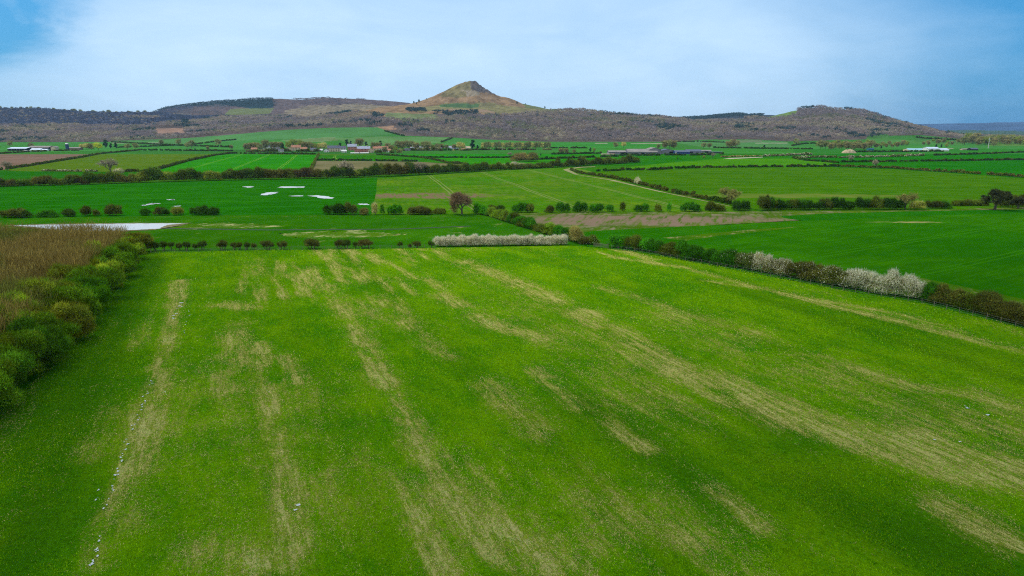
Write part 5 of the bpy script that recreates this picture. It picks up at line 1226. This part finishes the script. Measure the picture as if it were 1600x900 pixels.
e = house(567, 238, 16, 7.5, BRICK, LSLATE, 'red house with pale grey roof at the village centre', nw=4)
house(557, 238.5, 7, 5, BRICK, REDROOF, 'low red wing beside the pale-roofed red house', axis='y', nw=2, chim=False)
house(578, 238.5, 7, 5.6, CREAM, REDROOF, 'small red-roofed house at the end of the red house', axis='y', nw=2, chim=False)
house(598, 237, 12, 7, WHITE, ORANGE, 'white house with pinkish roof among brown trees', nw=3)
house(636, 236, 7, 3.2, CLAD, SLATE, 'low dark shed between village trees', chim=False, nw=1, name='outbuilding')
house(654, 234.5, 12, 5, WHITE, LSLATE, 'long white cottage seen between bare trees', nw=3)
house(700, 234.5, 9, 5, WHITE, LSLATE, 'bright white cottage near the far end of the village', nw=3)
house(711, 235, 8, 3, CREAM, SLATE, 'low cream cottage beside the bright white one', nw=2)
house(724, 235, 5, 2.6, CREAM, ORANGE, 'tiny cream cottage second from the tall conifer', nw=2)
house(731, 234.6, 6, 4.6, WHITE, CREAM, 'square cream house touching the tall conifer', nw=2, chim=False)
house(562, 240, 22, 1.5, WHITE, WHITE, 'long low white wall-like outbuilding before the red house', d=3, chim=False, nw=1, name='outbuilding')

house(395, 237, 7, 5, CREAM, ORANGE, 'first small cottage of the village, orange-roofed among brown trees', nw=2)
house(473, 236.6, 8, 5.2, CREAM, ORANGE, 'cream cottage just past the wide orange-roofed one', nw=2)
house(488, 236.8, 7, 4.6, WHITE, SLATE, 'white cottage below the olive village trees', nw=2)
house(508, 238.2, 6, 4.5, WHITE, SLATE, 'white gabled end house before the slate-roofed row', nw=2, axis='y')
house(586, 236, 7, 5.6, CREAM, ORANGE, 'cream orange-roofed cottage past the red-roofed house', nw=2)
house(606, 238, 6, 4.2, WHITE, ORANGE, 'small white cottage in front of the pink-roofed house', nw=2)
house(644, 235, 6, 4.2, CREAM, LSLATE, 'cream cottage between the bare village trees', nw=2)
house(668, 234.8, 6, 4.4, CREAM, ORANGE, 'cream orange-roofed cottage beside the long white cottage', nw=2)
house(686, 235, 6, 4, WHITE, SLATE, 'little white cottage before the bright white one', nw=2)


def shed(u, v, wpx, hpx, d, wall, roof, label, openings=(), rz=0, axis='x', roofpart=.35, group='farm sheds', posts=0, name='farm_shed', wallp=None):
    x, y, z = G(u, v); s_ = y / F; W_ = wpx * s_; Hh = hpx * s_ * .86; he = Hh * (1 - roofpart); e = empty(name, (x, y, z - .1), R(rz)); tag(e, label, 'shed', group)
    walls(W_, d, he, Hh, wall, e, axis); gable('roof', -W_ / 2, W_ / 2, -d / 2, d / 2, he, Hh, roof, e, .5, .2, axis)
    for (a, b, h0, h1, m_, nm) in openings: boxm(nm, -W_ / 2 + a * W_, -W_ / 2 + b * W_, -d / 2 - .12, -d / 2 + .1, he * h0, he * h1, m_, e)
    for i in range(posts): xc = -W_ / 2 + W_ * (i + .5) / posts; boxm('post', xc - .15, xc + .15, -d / 2 - .3, -d / 2 - .14, 0, he - .3, CLAD, e)
    return e


DK = lambda a, b, h0=0.0, h1=.85: (a, b, h0, h1, DARKM, 'doorway')  # flat near-black panels: the shade inside each doorway is put into their colour
shed(963, 241, 26, 7.0, 22, CLAD, ASB, 'low grey shed with a dark doorway nearest the pasture hedge end', [DK(.05, .35, .0, .7), DK(.8, .98, 0, .9)])
shed(974, 241.2, 9, 5.6, 12, DARKM, SLATE, 'small black-fronted shed between two grey sheds', [DK(.1, .9)])
shed(1001, 241, 44, 9.6, 34, CLAD, ASB, 'widest grey shed with pale cement roof', [DK(.1, .35, 0, .5), DK(.44, .56, 0, .75), DK(.62, .8, .1, .5)], posts=8, roofpart=.5)
shed(1020, 240.8, 18, 12, 30, CLAD, ASB, 'tall gable-ended grey shed in the middle of the sheds', [DK(.3, .5, 0, .5)], axis='y', roofpart=.3)
shed(1041, 240, 26, 8.5, 26, CLAD, SLATE, 'dark-roofed shed joining the tall gable and the blue walls', [DK(.55, .9, 0, .8), (.6, .7, 0, .8, WHITE, 'door')], axis='y', roofpart=.4)
shed(1064, 240.6, 22, 6.6, 20, BLUE, SLATE, 'long shed with bright blue sheeted walls', [(.0, .07, 0, .85, WHITE, 'door')], roofpart=.35)
shed(1084, 239.6, 22, 7, 20, CLAD, SLATE, 'dark low shed past the blue walls', [DK(.1, .4), DK(.6, .8, 0, .5)], roofpart=.45)
shed(1104, 238.5, 15, 5, 12, CLAD, ASB, 'small pale shed at the far end of the farm', [DK(.4, .7)])
shed(1121, 239.6, 17, 3, 8, plain_mat('green_sheet', (.02, .06, .03), .8), SLATE, 'low dark green shed set apart from the others', roofpart=.2)
shed(950, 242, 20, 2.4, 3, CREAM, CREAM, 'low pinkish stone yard wall of the grey sheds', roofpart=.1, name='yard_building')
gf = 'dairy farm sheds beyond the ploughed field'
shed(29, 235.5, 28, 6, 22, DARKM, WSTEEL, 'open-fronted dairy shed with pale roof, nearest the picture edge', posts=7, roofpart=.35, group=gf)  # near-black walls here and on the next shed: painted shade of the open fronts
shed(62, 234.5, 32, 7.5, 22, DARKM, ASB, 'longest dairy shed with dark open front', posts=8, roofpart=.35, group=gf)
shed(54, 236, 15, 4.5, 10, WHITE, WSTEEL, 'white lean-to before the longest dairy shed', roofpart=.5, group=gf, openings=[DK(.6, .9)])
shed(67, 236, 8, 3.4, 8, WHITE, WSTEEL, 'smallest white shed beside the lean-to', roofpart=.5, group=gf, openings=[DK(.2, .6)])
shed(82, 235.5, 7, 8, 10, CREAM, ASB, 'cream block-walled tower shed at the end of the dairy', roofpart=.3, group=gf, axis='y')
shed(38, 237.4, 10, 2.2, 4, WHITE, WHITE, 'low white tank house in front of the dairy', roofpart=.2, group=gf)
shed(114, 234.6, 18, 5, 10, plain_mat('brown_stone', (.25, .17, .12)), ASB, 'long low brown shed behind the silo', roofpart=.3, group=gf)
# silo
x, y, z = G(101.5, 235.5); s_ = y / F
e = empty('silo', (x, y, z)); tag(e, 'dark blue tower silo with white domed top', 'silo')
v_, f_ = prism((0, 0, -.1), (0, 0, 9.5 * s_), 2.35 * s_, 2.35 * s_, 20); obj('body', np_mesh('body', v_, f_), SILO, e)
ps = []
for i in range(5):
    a0, a1 = i / 5 * 1.5, (i + 1) / 5 * 1.5; ps.append(prism((0, 0, 9.5 * s_ + math.sin(a0) * 1.8 * s_), (0, 0, 9.5 * s_ + math.sin(a1) * 1.8 * s_), 2.4 * s_ * math.cos(a0), 2.4 * s_ * math.cos(a1), 20))
v_, f_ = join(ps); obj('dome', np_mesh('dome', v_, f_), WHITE, e)
gw = 'white farm buildings below the knoll'
shed(1435, 236, 29, 4.6, 16, WHITE, TEAL, 'long low white farm building with pale teal roof', roofpart=.55, group=gw)
shed(1458, 236.4, 17, 7.4, 18, WHITE, WSTEEL, 'tallest white farm building with dark doorway', [DK(.2, .42, 0, .7), DK(.6, .8, .2, .6)], roofpart=.35, group=gw)
shed(1474, 236.4, 16, 5.2, 16, WHITE, WSTEEL, 'white farm building at the end with pale roof', [DK(.1, .2, .2, .6)], roofpart=.45, group=gw)
shed(1512, 234.5, 12, 3, 8, CREAM, ASB, 'small cream hut beside the black barn', roofpart=.4, group=gw)
shed(1524, 235, 10, 4.6, 12, DARKM, SLATE, 'black barn with curved dark roof', roofpart=.5, group=gw)
shed(1363, 235, 8, 3.4, 8, plain_mat('turquoise', (.02, .18, .24)), BLUE, 'small turquoise shed near the straw heap', roofpart=.2, group=gw)
# straw heap
x, y, z = G(1330, 239); hp = []; r = np.random.default_rng(4); s_ = y / F
nA, nB = 24, 40; hx = np.linspace(-1, 1, nB); hy = np.linspace(-1, 1, nA); HX, HY = np.meshgrid(hx, hy); rr_ = np.clip(1 - (HX ** 2 + HY ** 2), 0, 1) ** .7
vv = np.stack([HX * 11 * s_, HY * 7 * s_, rr_ * 5.2 * s_ * (.75 + .5 * fbm(HX * 10 + 50, HY * 10 + 50, 3, 3, 8))], -1).reshape(-1, 3); ii = np.arange(nA * nB).reshape(nA, nB)
o = obj('straw_heap', np_mesh('heap', vv, np.stack([ii[:-1, :-1], ii[:-1, 1:], ii[1:, 1:], ii[1:, :-1]], -1).reshape(-1, 4)), plain_mat('straw', (.50, .38, .22), .9, .3, .6), None, (x, y, z)); tag(o, 'big rounded heap of pale straw beside the green crops', 'heap')
x, y, z = G(1418, 236.5); o = obj('straw_heap', o.data, None, None, (x, y, z)); o.scale = (.5, .5, .55); tag(o, 'small pale heap at the end of the teal-roofed building', 'heap')
# mast
x, y, z = G(1548, 232); s_ = y / F; e = empty('mast', (x, y, z)); tag(e, 'tall pale mast above the brown copse', 'mast')
STEEL = plain_mat('galvanised', (.6, .58, .5), .6)
v_, f_ = prism((0, 0, -.2), (0, 0, 16 * s_), .55 * s_, .35 * s_, 8); obj('pole', np_mesh('pole', v_, f_), STEEL, e)
boxm('antenna', -1.0 * s_, 1.0 * s_, -.4 * s_, .4 * s_, 13 * s_, 14.2 * s_, STEEL, e)

# ------------------------------------------------------------------ fences and the gate
WOODP = plain_mat('fence_wood', (.21, .18, .12), .9, .25, 4); WIRE = plain_mat('wire', (.25, .25, .24), .5)


def fence(pts, n, label, hgt=1.25, pr=.07):
    P_ = [np.array([*p_, 0.0]) for p_ in pts]; L = [0]
    for a, b in zip(P_[:-1], P_[1:]): L.append(L[-1] + np.linalg.norm(b - a))
    e = empty('post_and_wire_fence', tuple(P_[0])); tag(e, label, 'fence'); r = np.random.default_rng(n); pos = []
    for i in range(n):
        s_ = L[-1] * i / (n - 1); k_ = min(max(np.searchsorted(L, s_) - 1, 0), len(P_) - 2); q_ = P_[k_] + (P_[k_ + 1] - P_[k_]) * (s_ - L[k_]) / (L[k_ + 1] - L[k_]); pos.append(q_ - P_[0])
    base_ = np_mesh('post', *prism((0, 0, -.3), (0, 0, hgt), pr, pr * .9, 6))
    for q_ in pos:
        o = obj('post', base_, WOODP, e); o.location = q_; o.rotation_euler = (r.normal(0, .04), r.normal(0, .04), r.random() * 3)
    ws = []
    for h_ in (.4, .75, 1.1):
        for a, b in zip(pos[:-1], pos[1:]): ws.append(prism(a + [0, 0, h_], b + [0, 0, h_], .008, .008, 3))
    v_, f_ = join(ws); obj('wire', np_mesh('wire', v_, f_), WIRE, e)
    return e


fence([P(236, 396.5), P(400, 392.5), P(560, 390.3), P(680, 388.6)], 26, 'thin post and wire fence under the sparse thorn bush row')
fence([P(955, 389.5), P(1000, 395), P(1100, 413.5), P(1150, 423), P(1320, 456), P(1440, 475.5), P(1600, 515), P(1700, 546)], 46, 'post and wire fence along the foot of the long hedge', 1.15, .055)
ga, gb = np.array([*P(928, 386.2), 0.0]), np.array([*P(950, 388.6), 0.0])
e = empty('field_gate', tuple(ga)); tag(e, 'grey timber field gate in the gap of the long hedge', 'gate')
d_ = gb - ga
for k_ in (0, 1): obj('gate_post', np_mesh('gate_post', *prism(d_ * k_ - [0, 0, .3], d_ * k_ + [0, 0, 1.5], .12, .11, 6)), WOODP, e)
for h_ in (.3, .55, .8, 1.0, 1.2): obj('rail', np_mesh('rail', *prism(d_ * .04 + [0, 0, h_], d_ * .96 + [0, 0, h_], .045, .045, 4)), WOODP, e)
obj('brace', np_mesh('brace', *prism(d_ * .05 + [0, 0, .3], d_ * .95 + [0, 0, 1.18], .04, .04, 4)), WOODP, e)
print('objects', len(bpy.data.objects), 'verts', sum(len(m_.vertices) for m_ in bpy.data.meshes))
